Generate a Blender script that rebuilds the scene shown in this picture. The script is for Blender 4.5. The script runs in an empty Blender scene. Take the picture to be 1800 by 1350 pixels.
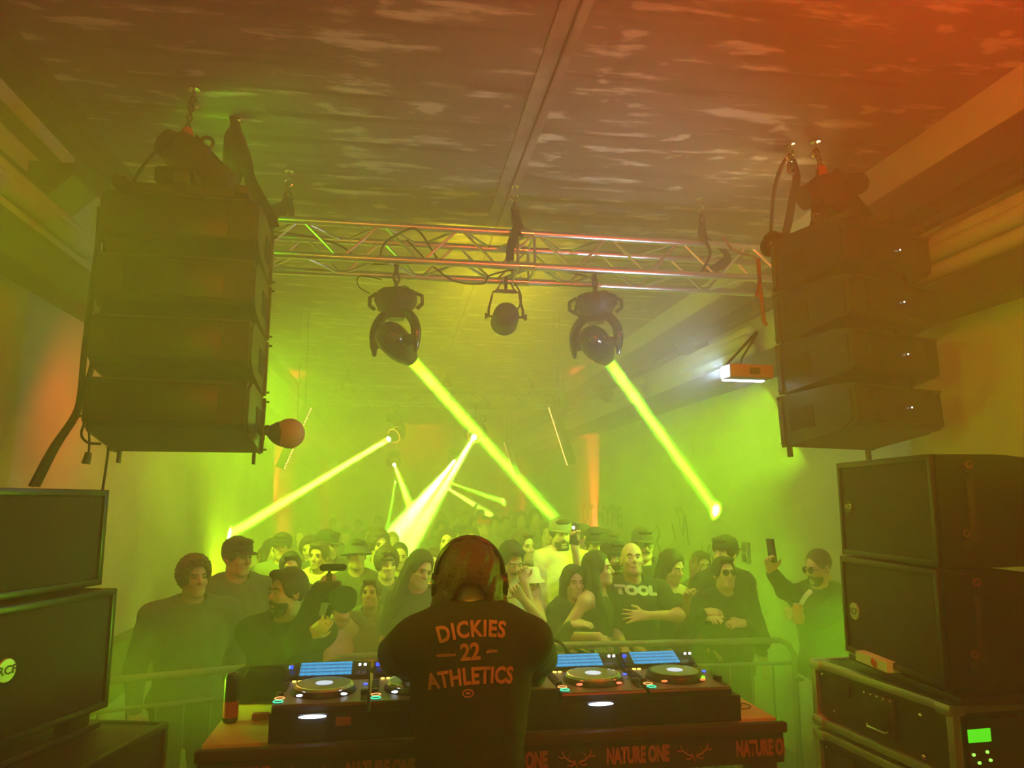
import bpy, bmesh, math, random
import numpy as np
from mathutils import Vector, Matrix
from mathutils.bvhtree import BVHTree
random.seed(7)
PI=math.pi; R=math.radians
SC=bpy.context.scene; COL=SC.collection
# ---------------------------------------------------------------- camera
CAM=Vector((0,0,1.78)); FPX=1300.0
cd=bpy.data.cameras.new('camera'); cam=bpy.data.objects.new('camera',cd); COL.objects.link(cam)
cd.sensor_width=36; cd.lens=26; cd.clip_start=.02; cam.location=CAM
cam.rotation_euler=(R(90+8.9613),0,-R(9.0661)); SC.camera=cam
_m=cam.rotation_euler.to_matrix(); _r=_m@Vector((1,0,0)); _u=_m@Vector((0,1,0)); _d=_m@Vector((0,0,-1))
def ray(px,py): return _d+_r*((px-900)/FPX)+_u*((675-py)/FPX)
def PY(px,py,Y): v=ray(px,py); return CAM+v*(Y/v.y)      # photo pixel -> point at distance Y down the hall
def PZ(px,py,Z): v=ray(px,py); return CAM+v*((Z-CAM.z)/v.z)
def PX(px,py,X): v=ray(px,py); return CAM+v*(X/v.x)
# ---------------------------------------------------------------- view and world
SC.view_settings.view_transform='Standard'; SC.view_settings.look='None'; SC.view_settings.gamma=1
SC.view_settings.use_curve_mapping=False; SC.view_settings.exposure=0.16
cy=SC.cycles; cy.max_bounces=5; cy.diffuse_bounces=2; cy.glossy_bounces=2; cy.transmission_bounces=2
cy.volume_bounces=1; cy.transparent_max_bounces=6; cy.use_denoising=True; cy.sample_clamp_indirect=4
cy.use_light_tree=True; cy.caustics_reflective=False; cy.caustics_refractive=False
wd=bpy.data.worlds.new('world'); SC.world=wd; wd.use_nodes=True
wd.node_tree.nodes['Background'].inputs[0].default_value=(0,0,0,1)
# ---------------------------------------------------------------- lights
LIME=(.20,1,.008); AMBER=(1,.62,.02); RED=(1,.09,.03)
def light(name,kind,loc,to,power,col,**k):
    l=bpy.data.lights.new(name,kind); l.energy=power; l.color=col
    for a,b in k.items(): setattr(l,a,b)
    o=bpy.data.objects.new(name,l); COL.objects.link(o); o.location=loc
    if to is not None: o.rotation_euler=(Vector(to)-Vector(loc)).to_track_quat('-Z','Y').to_euler()
    return o
# off-frame red lamps, and unseen fill lamps added to tint haze and walls
UNSEEN_LAMPS=dict(
 red_wash=((2.6, 0.9, 3.3), (2.1, 3.0, 3.9), 0.5, 8, (1, 0.04, 0.02)),
 red_fill_centre=((1.5, 0.8, 3.45), (1.5, 3.0, 3.9), 0.4, 104.8, (1.0, 0.06, 0.012)),  # second red lamp, added to deepen the red on the ceiling
 red_back_wash=((1.6, -1.6, 2.6), (0.6, 3.2, 1.6), 0.5, 12, (1, 0.1, 0.04)),
 green_back_fill=((-0.8, -1.8, 3.3), (-0.4, 4, 2.6), 0.8, 20.1, (0.06, 1.0, 0.012)),  # green fill added behind the camera
 left_wall_fill=((-0.3, 0.3, 3.5), (-1.9, 3.4, 2.2), 0.5, 21.8, (1.0, 0.06, 0.012)),  # red fill added for the near left wall
 floor_fill_left=((-1.65, 3.2, 1.0), (1.0, 3.1, 1.15), 0.3, 14, (0.344, 1.0, 0.012), 60),  # added unseen, lights the haze beyond the left stack
 haze_fill_left=((-1.78, 1.5, 2.5), (1.0, 2.9, 2.3), 0.3, 9, (0.6, 1.0, 0.012), 60),  # added out of frame to veil the stage in green haze
 haze_fill_right=((3.1, 1.4, 2.5), (0.3, 2.9, 2.2), 0.3, 3.5, (0.5, 1.0, 0.012), 60),  # weaker haze fill added from the right
 floor_fill_right=((2.95, 3.55, 1.15), (1.0, 3.2, .95), 0.3, 15, (0.3, 1.0, 0.02), 60),  # added unseen, grazes table and decks with green
 bounce_fill_left=((-1.75, 8.6, 0.6), (-1.9, 9.6, 1.6), 0.4, 260, (.55, 1, 0.012)),  # stands in for light bounced off the left beam spot
 column_fill_left=((-1.5, 5.4, 2.75), (1.2, 8.2, 0.9), 0.35, 155, (0.40, 1.0, 0.012), 120),  # added behind the column to brighten haze and crowd
 column_fill_right=((2.75, 4.85, 2.3), (0.0, 6.6, 0.9), 0.6, 46, (0.36, 1.0, 0.012), 90),  # fill added behind the right column
 wall_fill_left=((-1.3, 4.35, 2.4), (-1.9, 6.2, 1.4), 0.3, 12.3, (1.0, 0.06, 0.012)),  # red fill added for the wall past the left column
 wall_fill_right=((2.35, 5.9, 1.1), (3.2, 7.1, 1.75), 0.3, 16, (0.242, 1.0, 0.012)),  # added to green the wall round the right beam spot
 top_fill_left=((-1.0, 4.0, 3.45), (-0.4, 4.6, 3.9), 0.3, 5.2, (0.162, 1.0, 0.012)),  # added to tint the ceiling green
 top_fill_right=((2.9, 4.3, 3.38), (1.2, 3.9, 3.7), 0.25, 5, (1.0, 0.796, 0.282), 100),  # added to brighten the ceiling by the truss
 hall_fill_near=((0.75, 5.2, 3.55), (0.6, 9.5, 0.2), 0.8, 74.4, (1.0, 0.8, 0.012)),  # added to brighten the haze past the near truss
 hall_fill_end=((0.7, 21.0, 3.7), (0.7, 30, 0.8), 1.4, 432, (1, 0.14, 0.02)),  # red fill added deep in the hall to yellow the haze
)
for _n,_w in UNSEEN_LAMPS.items(): light(_n,'AREA',_w[0],_w[1],_w[3],_w[4],size=_w[2],spread=R(_w[5] if len(_w)>5 else 180))
# ---------------------------------------------------------------- materials
_mats={}
def M(name,c,rough=.6,metal=0,bump=0,bs=60,emit=None,es=0,spec=.5,var=0,vs=8):
    if name in _mats: return _mats[name]
    m=bpy.data.materials.new(name); m.use_nodes=True; nt=m.node_tree; b=nt.nodes['Principled BSDF']
    b.inputs['Base Color'].default_value=(*c,1); b.inputs['Roughness'].default_value=rough; b.inputs['Metallic'].default_value=metal
    b.inputs['Specular IOR Level'].default_value=spec
    if emit: b.inputs['Emission Color'].default_value=(*emit,1); b.inputs['Emission Strength'].default_value=es
    if bump or var:
        tc=nt.nodes.new('ShaderNodeTexCoord')
    if bump:
        n=nt.nodes.new('ShaderNodeTexNoise'); n.inputs['Scale'].default_value=bs; n.inputs['Detail'].default_value=4
        bp=nt.nodes.new('ShaderNodeBump'); bp.inputs['Strength'].default_value=bump; bp.inputs['Distance'].default_value=.01
        nt.links.new(tc.outputs['Object'],n.inputs['Vector']); nt.links.new(n.outputs['Fac'],bp.inputs['Height']); nt.links.new(bp.outputs[0],b.inputs['Normal'])
    if var:
        n=nt.nodes.new('ShaderNodeTexNoise'); n.inputs['Scale'].default_value=vs; n.inputs['Detail'].default_value=5
        r=nt.nodes.new('ShaderNodeValToRGB'); e=r.color_ramp.elements
        e[0].position=.35; e[1].position=.65; e[0].color=(*[x*(1-var) for x in c],1); e[1].color=(*[min(1,x*(1+var)) for x in c],1)
        nt.links.new(tc.outputs['Object'],n.inputs['Vector']); nt.links.new(n.outputs['Fac'],r.inputs[0]); nt.links.new(r.outputs[0],b.inputs['Base Color'])
    _mats[name]=m; return m
def concrete(name,base,light_c,streak=False):
    m=bpy.data.materials.new(name); m.use_nodes=True; nt=m.node_tree; b=nt.nodes['Principled BSDF']; L=nt.links
    N=lambda t:nt.nodes.new(t)
    g=N('ShaderNodeNewGeometry'); b.inputs['Roughness'].default_value=.9; b.inputs['Specular IOR Level'].default_value=.2
    def noise(scl,det,mp,rough=.6):
        mpn=N('ShaderNodeMapping'); mpn.inputs['Scale'].default_value=mp; L.new(g.outputs['Position'],mpn.inputs[0])
        n=N('ShaderNodeTexNoise'); n.inputs['Scale'].default_value=scl; n.inputs['Detail'].default_value=det; n.inputs['Roughness'].default_value=rough
        L.new(mpn.outputs[0],n.inputs['Vector']); return n.outputs['Fac']
    def ramp(fac,p0,p1,c0,c1):
        r=N('ShaderNodeValToRGB'); e=r.color_ramp.elements; e[0].position=p0; e[1].position=p1; e[0].color=(*c0,1); e[1].color=(*c1,1)
        L.new(fac,r.inputs[0]); return r.outputs[0]
    def mix(a,b_,fac,mode='MIX'):
        x=N('ShaderNodeMix'); x.data_type='RGBA'; x.blend_type=mode; L.new(fac,x.inputs[0]); L.new(a,x.inputs[6]); L.new(b_,x.inputs[7]); return x.outputs[2]
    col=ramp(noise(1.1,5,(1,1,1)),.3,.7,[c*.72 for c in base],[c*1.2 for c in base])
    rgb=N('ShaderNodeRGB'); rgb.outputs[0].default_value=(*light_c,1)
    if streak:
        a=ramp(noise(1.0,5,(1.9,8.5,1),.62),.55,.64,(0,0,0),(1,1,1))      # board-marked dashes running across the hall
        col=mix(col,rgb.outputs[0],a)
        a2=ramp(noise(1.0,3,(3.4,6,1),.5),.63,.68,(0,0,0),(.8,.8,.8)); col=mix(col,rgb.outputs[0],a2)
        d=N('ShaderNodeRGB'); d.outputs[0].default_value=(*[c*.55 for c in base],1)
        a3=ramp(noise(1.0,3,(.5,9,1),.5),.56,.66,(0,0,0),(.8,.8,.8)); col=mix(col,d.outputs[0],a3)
    else:
        a=ramp(noise(.9,6,(1,1,.35)),.55,.75,(0,0,0),(.6,.6,.6)); col=mix(col,rgb.outputs[0],a)
        d=N('ShaderNodeRGB'); d.outputs[0].default_value=(.03,.03,.028,1)
        a3=ramp(noise(6,2,(1,1,.5)),.74,.77,(0,0,0),(.8,.8,.8)); col=mix(col,d.outputs[0],a3)
    L.new(col,b.inputs['Base Color'])
    bp=N('ShaderNodeBump'); bp.inputs['Strength'].default_value=.35; bp.inputs['Distance'].default_value=.02
    L.new(noise(14,5,(1,1,1)),bp.inputs['Height']); L.new(bp.outputs[0],b.inputs['Normal'])
    return m
BLK=M('black_powder_coat',(.018,.018,.02),.55,bump=.15,bs=300)
BLK2=M('black_plastic',(.012,.012,.014),.35)
GRL=M('speaker_grille',(.02,.02,.021),.65,bump=.5,bs=500)
STEEL=M('dark_steel',(.06,.055,.05),.5,.6,bump=.1,bs=40)
ALU=M('aluminium',(.75,.75,.76),.28,1,bump=.03,bs=120)
CHROME=M('chrome',(.8,.8,.8),.15,1)
WEB=M('black_webbing',(.012,.012,.012),.95,bump=.3,bs=200,spec=.08)
RUB=M('black_rubber',(.012,.012,.012),.8,spec=.15)
# ---------------------------------------------------------------- mesh helpers
class MB:
    def __init__(s): s.v=[]; s.f=[]
    def add(s,vs,fs):
        n=len(s.v); s.v+= [tuple(v) for v in vs]; s.f+=[tuple(i+n for i in f) for f in fs]; return s
    def box(s,c,d,rot=None,ch=0.0):
        hx,hy,hz=[x/2 for x in d]; c=Vector(c)
        if ch>0:
            bm=bmesh.new(); bmesh.ops.create_cube(bm,size=1)
            for v in bm.verts: v.co=Vector((v.co.x*d[0],v.co.y*d[1],v.co.z*d[2]))
            bmesh.ops.bevel(bm,geom=bm.edges[:],offset=ch,segments=2,affect='EDGES',profile=.5)
            bm.verts.ensure_lookup_table(); vs=[v.co.copy() for v in bm.verts]; fs=[[v.index for v in f.verts] for f in bm.faces]; bm.free()
        else:
            vs=[Vector((x,y,z)) for x in(-hx,hx) for y in(-hy,hy) for z in(-hz,hz)]
            fs=[(0,1,3,2),(4,6,7,5),(0,4,5,1),(2,3,7,6),(0,2,6,4),(1,5,7,3)]
        if rot is not None: vs=[rot@v for v in vs]
        return s.add([v+c for v in vs],fs)
    def cyl(s,a,b,r,r2=None,n=12,cap=True):
        a=Vector(a); b=Vector(b); r2=r if r2 is None else r2; d=(b-a).normalized()
        x=d.orthogonal().normalized(); y=d.cross(x)
        vs=[];
        for p,q in((a,r),(b,r2)):
            for i in range(n): t=2*PI*i/n; vs.append(p+(x*math.cos(t)+y*math.sin(t))*q)
        fs=[(i,(i+1)%n,n+(i+1)%n,n+i) for i in range(n)]
        if cap: fs+= [tuple(range(n-1,-1,-1)),tuple(range(n,2*n))]
        return s.add(vs,fs)
    def lathe(s,prof,o=(0,0,0),axis=(0,0,1),n=24):
        o=Vector(o); q=Vector((0,0,1)).rotation_difference(Vector(axis).normalized()); vs=[];fs=[]
        for r,z in prof:
            for i in range(n): t=2*PI*i/n; vs.append(o+q@Vector((r*math.cos(t),r*math.sin(t),z)))
        for k in range(len(prof)-1):
            for i in range(n): fs.append((k*n+i,k*n+(i+1)%n,(k+1)*n+(i+1)%n,(k+1)*n+i))
        fs+=[tuple(range(n-1,-1,-1)),tuple(range((len(prof)-1)*n,len(prof)*n))]
        return s.add(vs,fs)
    def tube(s,pts,r,n=8,closed=False,flat=None):
        pts=[Vector(p) for p in pts]; m=len(pts); vs=[];fs=[]; px=None
        for i,p in enumerate(pts):
            t=(pts[(i+1)%m]-pts[i-1]) if closed else (pts[min(i+1,m-1)]-pts[max(i-1,0)])
            t.normalize()
            x=t.orthogonal().normalized() if px is None else (px-t*px.dot(t)).normalized()
            px=x; y=t.cross(x); rr=r[i] if hasattr(r,'__len__') else r
            for k in range(n):
                a=2*PI*k/n; ca,sa=math.cos(a),math.sin(a)
                if flat: sa*=flat
                vs.append(p+(x*ca+y*sa)*rr)
        for i in range(m if closed else m-1):
            j=(i+1)%m
            for k in range(n): fs.append((i*n+k,i*n+(k+1)%n,j*n+(k+1)%n,j*n+k))
        if not closed: fs+=[tuple(range(n-1,-1,-1)),tuple(range((m-1)*n,m*n))]
        return s.add(vs,fs)
    def torus(s,c,R_,r,axis=(0,0,1),n=20,m=8,sx=1,sy=1):
        q=Vector((0,0,1)).rotation_difference(Vector(axis).normalized()); c=Vector(c)
        return s.tube([c+q@Vector((R_*sx*math.cos(2*PI*i/n),R_*sy*math.sin(2*PI*i/n),0)) for i in range(n)],r,m,closed=True)
    def prism(s,poly,a,b,fn):
        # poly of 2D points swept from parameter a to b; fn(u,v,w)->Vector
        n=len(poly); vs=[fn(p[0],p[1],w) for w in(a,b) for p in poly]
        fs=[(i,(i+1)%n,n+(i+1)%n,n+i) for i in range(n)]+[tuple(range(n-1,-1,-1)),tuple(range(n,2*n))]
        return s.add(vs,fs)
    def ell(s,c,r,rot=None,n=16,m=10):
        c=Vector(c); vs=[];fs=[]
        for j in range(1,m):
            ph=PI*j/m
            for i in range(n):
                t=2*PI*i/n; v=Vector((r[0]*math.sin(ph)*math.cos(t),r[1]*math.sin(ph)*math.sin(t),r[2]*math.cos(ph)))
                vs.append(v)
        vs+=[Vector((0,0,r[2])),Vector((0,0,-r[2]))]; T=len(vs)-2
        for j in range(m-2):
            for i in range(n): fs.append((j*n+i,(j+1)*n+i,(j+1)*n+(i+1)%n,j*n+(i+1)%n))
        for i in range(n): fs.append((T,i,(i+1)%n)); fs.append((T+1,(m-2)*n+(i+1)%n,(m-2)*n+i))
        if rot is not None: vs=[rot@v for v in vs]
        return s.add([v+c for v in vs],fs)
    def build(s,name,mat,parent=None,smooth=True,loc=None):
        me=bpy.data.meshes.new(name); me.from_pydata([tuple(v) for v in s.v],[],s.f); 
        bm=bmesh.new(); bm.from_mesh(me); bmesh.ops.recalc_face_normals(bm,faces=bm.faces[:]); bm.to_mesh(me); bm.free()
        me.materials.append(mat)
        if smooth:
            me.polygons.foreach_set('use_smooth',[True]*len(me.polygons))
            try: me.set_sharp_from_angle(angle=R(38))
            except Exception: pass
        o=bpy.data.objects.new(name,me); COL.objects.link(o)
        if parent is not None: o.parent=parent
        if loc is not None: o.location=loc
        return o
def bez(p0,p1,p2,p3,n=16):
    p0,p1,p2,p3=map(Vector,(p0,p1,p2,p3)); out=[]
    for i in range(n+1):
        t=i/n; out.append(p0*(1-t)**3+p1*3*t*(1-t)**2+p2*3*t*t*(1-t)+p3*t**3)
    return out
def smooth_path(pts,n=6):
    pts=[Vector(p) for p in pts]; out=[]
    for i in range(len(pts)-1):
        p0=pts[max(i-1,0)]; p1=pts[i]; p2=pts[i+1]; p3=pts[min(i+2,len(pts)-1)]
        for k in range(n):
            t=k/n; out.append(.5*((2*p1)+(p2-p0)*t+(2*p0-5*p1+4*p2-p3)*t*t+(3*p1-p0-3*p2+p3)*t**3))
    out.append(pts[-1]); return out
def thing(name,label,cat,loc=(0,0,0),rot=(0,0,0),group=None):
    o=bpy.data.objects.new(name,None); COL.objects.link(o); o.location=loc; o.rotation_euler=rot; o.empty_display_size=.1
    return tag(o,label,cat,group)
def tag(o,label,cat,group=None):
    o['label']=label; o['category']=cat
    if group: o['group']=group
    return o
def struct(o,label=None):
    o['kind']='structure'
    if label: o['label']=label
    return o
def text_mesh(txt,size,bold=0.0,ext=0.0,space=1.0,xs=1.0,shear=0):
    cu=bpy.data.curves.new('lettering','FONT'); cu.body=txt; cu.size=size; cu.align_x='CENTER'; cu.align_y='CENTER'
    cu.offset=bold; cu.extrude=ext; cu.space_character=space; cu.shear=shear; cu.resolution_u=3
    o=bpy.data.objects.new('lettering',cu); COL.objects.link(o)
    bpy.context.view_layer.update()
    me=bpy.data.meshes.new_from_object(o.evaluated_get(bpy.context.evaluated_depsgraph_get()))
    bpy.data.objects.remove(o); bpy.data.curves.remove(cu)
    for v in me.vertices: v.co.x*=xs
    return me
def place_mesh(me,fn,name,mat,parent=None):
    for v in me.vertices: v.co=fn(v.co.x,v.co.y,v.co.z)
    me.materials.clear(); me.materials.append(mat); me.name=name
    o=bpy.data.objects.new(name,me); COL.objects.link(o)
    if parent is not None: o.parent=parent
    return o
# ---------------------------------------------------------------- the hall
CEIL=3.9; XL=-1.9; XR=3.2; FL=-.2; Y0=-3.0; Y1=36.0
wallm=concrete('wall_concrete',(.36,.35,.32),(.46,.45,.42)); ceilm=concrete('ceiling_concrete',(.17,.155,.14),(.52,.47,.43),True)
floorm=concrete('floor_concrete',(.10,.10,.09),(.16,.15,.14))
def wall(name,a,b,m): 
    return struct(MB().box([(a[i]+b[i])/2 for i in range(3)],[b[i]-a[i] for i in range(3)]).build(name,m,smooth=False))
wall('floor',(XL-.2,Y0-.2,FL-.2),(XR+.2,Y1+.2,FL),floorm)
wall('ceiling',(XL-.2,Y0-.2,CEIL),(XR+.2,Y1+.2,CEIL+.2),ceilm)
wall_l=wall('wall_left',(XL-.2,Y0-.2,FL),(XL,Y1+.2,CEIL),wallm)
wall_r=wall('wall_right',(XR,Y0-.2,FL),(XR+.2,Y1+.2,CEIL),wallm)
wall('wall_back',(XL,Y1,FL),(XR,Y1+.2,CEIL),wallm)
wall('wall_front',(XL,Y0-.2,FL),(XR,Y0,CEIL),wallm)
seamm=M('joint_mortar',(.23,.21,.185),.9,bump=.4,bs=30,var=.35,vs=5); dark_seam=M('joint_dark_gap',(.035,.03,.03),.9)  # dark line along the ceiling joint
wall('trim_1',(.66,Y0,CEIL-.006),(.80,Y1,CEIL+.01),seamm); wall('trim_2',(.742,Y0,CEIL-.012),(.752,Y1,CEIL+.01),dark_seam)
wall('trim_3',(3.0,Y0,3.66),(XR+.01,Y1,CEIL+.01),wallm)
wall('trim_4',(XL-.01,Y0,3.80),(-1.74,Y1,CEIL+.01),STEEL)  # left haunch coloured dark, its shade put into the colour
wall('trim_5',(2.98,Y0,3.46),(XR+.01,Y1,3.66),STEEL)
wall('trim_6',(XL-.01,Y0,3.69),(-1.76,4.95,3.80),STEEL); wall('trim_10',(XL-.01,Y0,3.57),(-1.79,4.2,3.66),concrete('rail_paint',(.30,.29,.26),(.4,.38,.34))); wall('trim_11',(XL-.01,Y0,3.30),(-1.82,4.2,3.38),STEEL)
wall('trim_7',(3.0,Y0,2.82),(XR+.01,Y1,3.0),STEEL)
wall('trim_8',(XL-.01,Y0,2.86),(-1.72,Y1,3.06),STEEL)
wall('baseboard_left',(XL-.01,Y0,.48),(-1.78,Y1,.84),STEEL)
wall('trim_9',(3.04,Y0,3.36),(3.10,Y1,3.40),STEEL)
for i,(y,h) in enumerate([(2.8,.0),(7.25,0),(10.6,0),(14,0)]):   # steel gussets under the upper channel
    mb=MB(); mb.prism([(0,0),(-.26,0),(-.26,-.05),(-.06,-.24),(0,-.24)],y-.14,y+.14,lambda u,v,w:Vector((XR+u,w,3.48+v)))
    tag(mb.build('wall_bracket',STEEL,smooth=False),['dark steel bracket under the right channel near the stage','dark steel bracket on the right wall beyond the truss','dark steel bracket on the right wall by the far truss','small dark bracket deep down the right wall'][i],'bracket')
mb=MB(); mb.prism([(0,0),(.22,0),(.22,-.06),(.05,-.24),(0,-.24)],3.95,4.25,lambda u,v,w:Vector((XL+u,w,3.52+v)))
tag(mb.build('wall_bracket',STEEL,smooth=False),'dark steel bracket on the left wall above the pipe ends','bracket')
PIPE=M('lagged_pipe',(.34,.32,.28),.7,bump=.25,bs=25)
def pipes(x,y0,y1,lab,z0=3.17,n=3):
    t=thing('wall_pipe',lab,'pipe',(x,y0,z0))
    for k in range(n):
        zz=.09-k*.085; xx=0 if k!=1 else (.05 if x<0 else -.05); L=y1-y0
        mb=MB(); prof=[(.005,0),(.03,.01),(.045,.035),(.05,.07)]
        q=.07
        while q<L-.07:
            prof+=[(.05,q),(.045,q+.03),(.05,q+.06)] if (int(q*10)%7==0) else [(.05,q)]; q+=.1
        prof+=[(.05,L-.07),(.045,L-.035),(.03,L-.01),(.005,L)]
        mb.lathe(prof,(xx,0,zz),(0,1,0),16).build('pipe_run',PIPE,t)
pipes(3.08,.3,3.9,'bundle of rounded pipes along right wall near the stage')
pipes(3.08,5.9,7.5,'bundle of rounded pipes on right wall between truss and lamp')
pipes(3.08,8.8,9.9,'short bundle of pipes far along the right wall')
pipes(-1.79,.3,4.4,'bundle of rounded pipes along the upper left wall')
# graffiti painted on the right wall, wall socket
GRAF=M('black_spray_paint',(.015,.015,.02),.7)
def on_right(px,py,tilt=0):
    p=PX(px,py,XR)
    return lambda x,y,z:Vector((XR-.004-abs(z),p.y-x,p.z+y))
c=PX(1056,905,XR); me=text_mesh('DT HYPE',.42,.012,0,xs=1.35); 
for v in me.vertices: v.co.x+=random.uniform(-.012,.012); v.co.y+=random.uniform(-.02,.02)
place_mesh(me,on_right(1056,907),'graffiti_lettering',GRAF,wall_r)
def scribble(px,py,pts,r=.012):
    p=PX(px,py,XR); MB().tube(smooth_path([(XR-.003,p.y-a,p.z+b) for a,b in pts],4),r,6,flat=.3).build('graffiti_scribble',GRAF,wall_r)
scribble(1200,925,[(-.15,.2),(0,-.1),(.1,.15),(.16,-.2)],.01)
scribble(1248,975,[(-.2,.1),(-.1,-.15),(0,.1),(.1,-.1)],.008)
scribble(1158,952,[(-.05,.2),(.06,.1),(-.04,0),(.05,-.1),(0,-.2)],.014)
scribble(1185,935,[(-.05,.1),(.05,-.1)],.02)
scribble(1195,905,[(-.15,.08),(-.05,.02),(.05,.1),(.1,.0)],.008)
p=PX(1315,972,XR); t=thing('wall_socket','small grey socket box on right wall near raised phone','socket',p)
MB().box((-.02,0,0),(.04,.11,.19),ch=.008).build('socket_body',M('socket_grey',(.16,.16,.15),.5),t)
MB().box((-.042,0,.04),(.006,.07,.06)).box((-.042,0,-.045),(.006,.07,.06)).build('socket_face',BLK2,t)
# stage platform the camera and DJ stand on
t=thing('stage_platform','low black stage platform under the DJ table','stage',((XL+XR)/2,0,FL))
MB().box((0,.47,.1),(XR-XL-.02,6.86,.2)).build('deck',M('stage_ply',(.05,.045,.04),.6,bump=.2,bs=20),t,smooth=False)
# ---------------------------------------------------------------- trusses
def copy_tree(o,parent=None):
    c=o.copy(); COL.objects.link(c); c.parent=parent if parent is not None else None
    for ch in o.children: copy_tree(ch,c)
    return c
def truss(x0,x1,y,z,tilt,name,label,joint=None,s=.24,pitch=.25,ALU=ALU):
    t=thing(name,label,'truss',(x0,y,z),(tilt,0,0)); L=x1-x0
    cor={'tf':(0,0),'tb':(s,0),'bf':(0,-s),'bb':(s,-s)}
    for k,(a,b) in cor.items(): MB().cyl((0,a,b),(L,a,b),.025,n=14).build('chord',ALU,t)
    n=int(L/pitch)
    for (p,q) in (('tf','bf'),('tb','bb'),('tf','tb'),('bf','bb')):
        for i in range(n):
            A,B=(p,q) if i%2==0 else (q,p)
            a=cor[A]; b=cor[B]
            MB().cyl((i*L/n+.012,a[0],a[1]),((i+1)*L/n-.012,b[0],b[1]),.009,n=8).build('brace',ALU,t)
    for jx in (joint or []):
        jx-=x0
        for dx in (-.035,.035):
            mb=MB()
            for (p,q) in (('tf','bf'),('bf','bb'),('bb','tb'),('tb','tf')):
                a=cor[p];b=cor[q]; mb.cyl((jx+dx*1.6,a[0],a[1]),(jx+dx*1.6,b[0],b[1]),.010,n=8)
            mb.build('end_frame',ALU,t)
        for k,(a,b) in cor.items(): MB().cyl((jx-.05,a,b),(jx+.05,a,b),.03,n=14).cyl((jx,a,b+.0),(jx,a,b+.045),.007).build('coupler',CHROME,t)
    return t
NT_Y=4.62; NT_Z=3.53
truss(-1.12,2.66,NT_Y,NT_Z,-.14,'box_truss','silver box truss slung across the hall between the two hanging speaker columns',[.83,-1.1])
FT_Y=11.4; FT_Z=3.51
truss(-.95,2.55,FT_Y,FT_Z,-.1,'box_truss','faint far box truss in haze above the middle of the crowd',[.8],pitch=.35,ALU=M('dull_aluminium',(.22,.22,.22),.6,.2))
# slings over the trusses
def hook(t,p,name='ceiling_hook'):
    p=Vector(p); MB().lathe([(.03,0),(.03,-.01),(.01,-.014),(.008,-.06)],p).torus(p+Vector((0,0,-.085)),.026,.007,(0,1,0)).build(name,CHROME,t)
def sling(label,top,pts_list,w=.028,group=None):
    t=thing('lifting_sling',label,'sling',top,group=group)
    hook(t,(0,0,0))
    MB().torus((0,0,-.13),.03,.009,(1,0,0),sx=.8).torus((0,0,-.17),.022,.007,(0,1,0)).build('shackle',STEEL,t)
    for pts in pts_list:
        MB().tube(smooth_path([Vector(p)-Vector(top) for p in pts],5),w,8,flat=.35).build('sling_strap',WEB,t)
def tr(x,dy=0,dz=0): return Vector((x,NT_Y+dy,NT_Z+dz))
a=PY(905,325,4.7); a.z=CEIL
sling('black sling over the middle of the near truss',a,[[a+Vector((0,0,-.18)),a+Vector((-.005,0,-.25)),tr(a.x-.01,-.035,.02),tr(a.x-.045,-.04,-.10),tr(a.x-.05,-.02,-.20)],
   [a+Vector((.01,0,-.18)),a+Vector((.02,.05,-.28)),tr(a.x+.02,.26,.02),tr(a.x-.02,.29,-.1),tr(a.x-.04,.1,-.19)],[a+Vector((0,0,-.17)),a+Vector((.035,-.02,-.3)),tr(a.x+.01,-.04,-.02)]],.034)
a=PY(1232,345,4.7); a.z=CEIL
sling('black sling over the right end of near truss',a,[[a+Vector((0,0,-.18)),a+Vector((-.02,0,-.28)),tr(a.x-.04,-.035,.02),tr(a.x+.0,-.03,-.08),tr(a.x-.06,-.03,-.2)],
   [a+Vector((.01,0,-.18)),a+Vector((.05,.05,-.28)),tr(a.x+.13,.1,.02),tr(a.x+.14,.0,-.1),tr(a.x+.0,.02,-.2)]],.03)
a=PY(508,308,4.7); a.z=CEIL
sling('black sling at the left end of near truss',a,[[a+Vector((0,0,-.18)),a+Vector((-.04,0,-.25)),tr(a.x-.15,-.03,.02),tr(a.x-.17,0,-.1)],
   [a+Vector((0,0,-.18)),a+Vector((-.02,0,-.28)),tr(a.x-.05,-.035,.02),tr(a.x-.1,0,-.1)],[a+Vector((.01,0,-.18)),a+Vector((.015,.1,-.28)),tr(a.x+.0,.2,.02)]],.026)
for px,lab in((615,'far left black sling on the hazy far truss'),(785,'middle black sling on the hazy far truss'),(935,'right black sling on the hazy far truss')):
    a=PZ(px,645,CEIL); a.y=FT_Y+.15
    sling(lab,a,[[a+Vector((0,0,-.2)),a+Vector((-.03,0,-.28)),Vector((a.x-.06,FT_Y-.04,FT_Z)),Vector((a.x-.05,FT_Y,FT_Z-.06))],[a+Vector((0,0,-.2)),a+Vector((.04,0,-.28)),Vector((a.x+.08,FT_Y+.1,FT_Z)),Vector((a.x+.1,FT_Y+.1,FT_Z-.08))]],.04)
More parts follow.
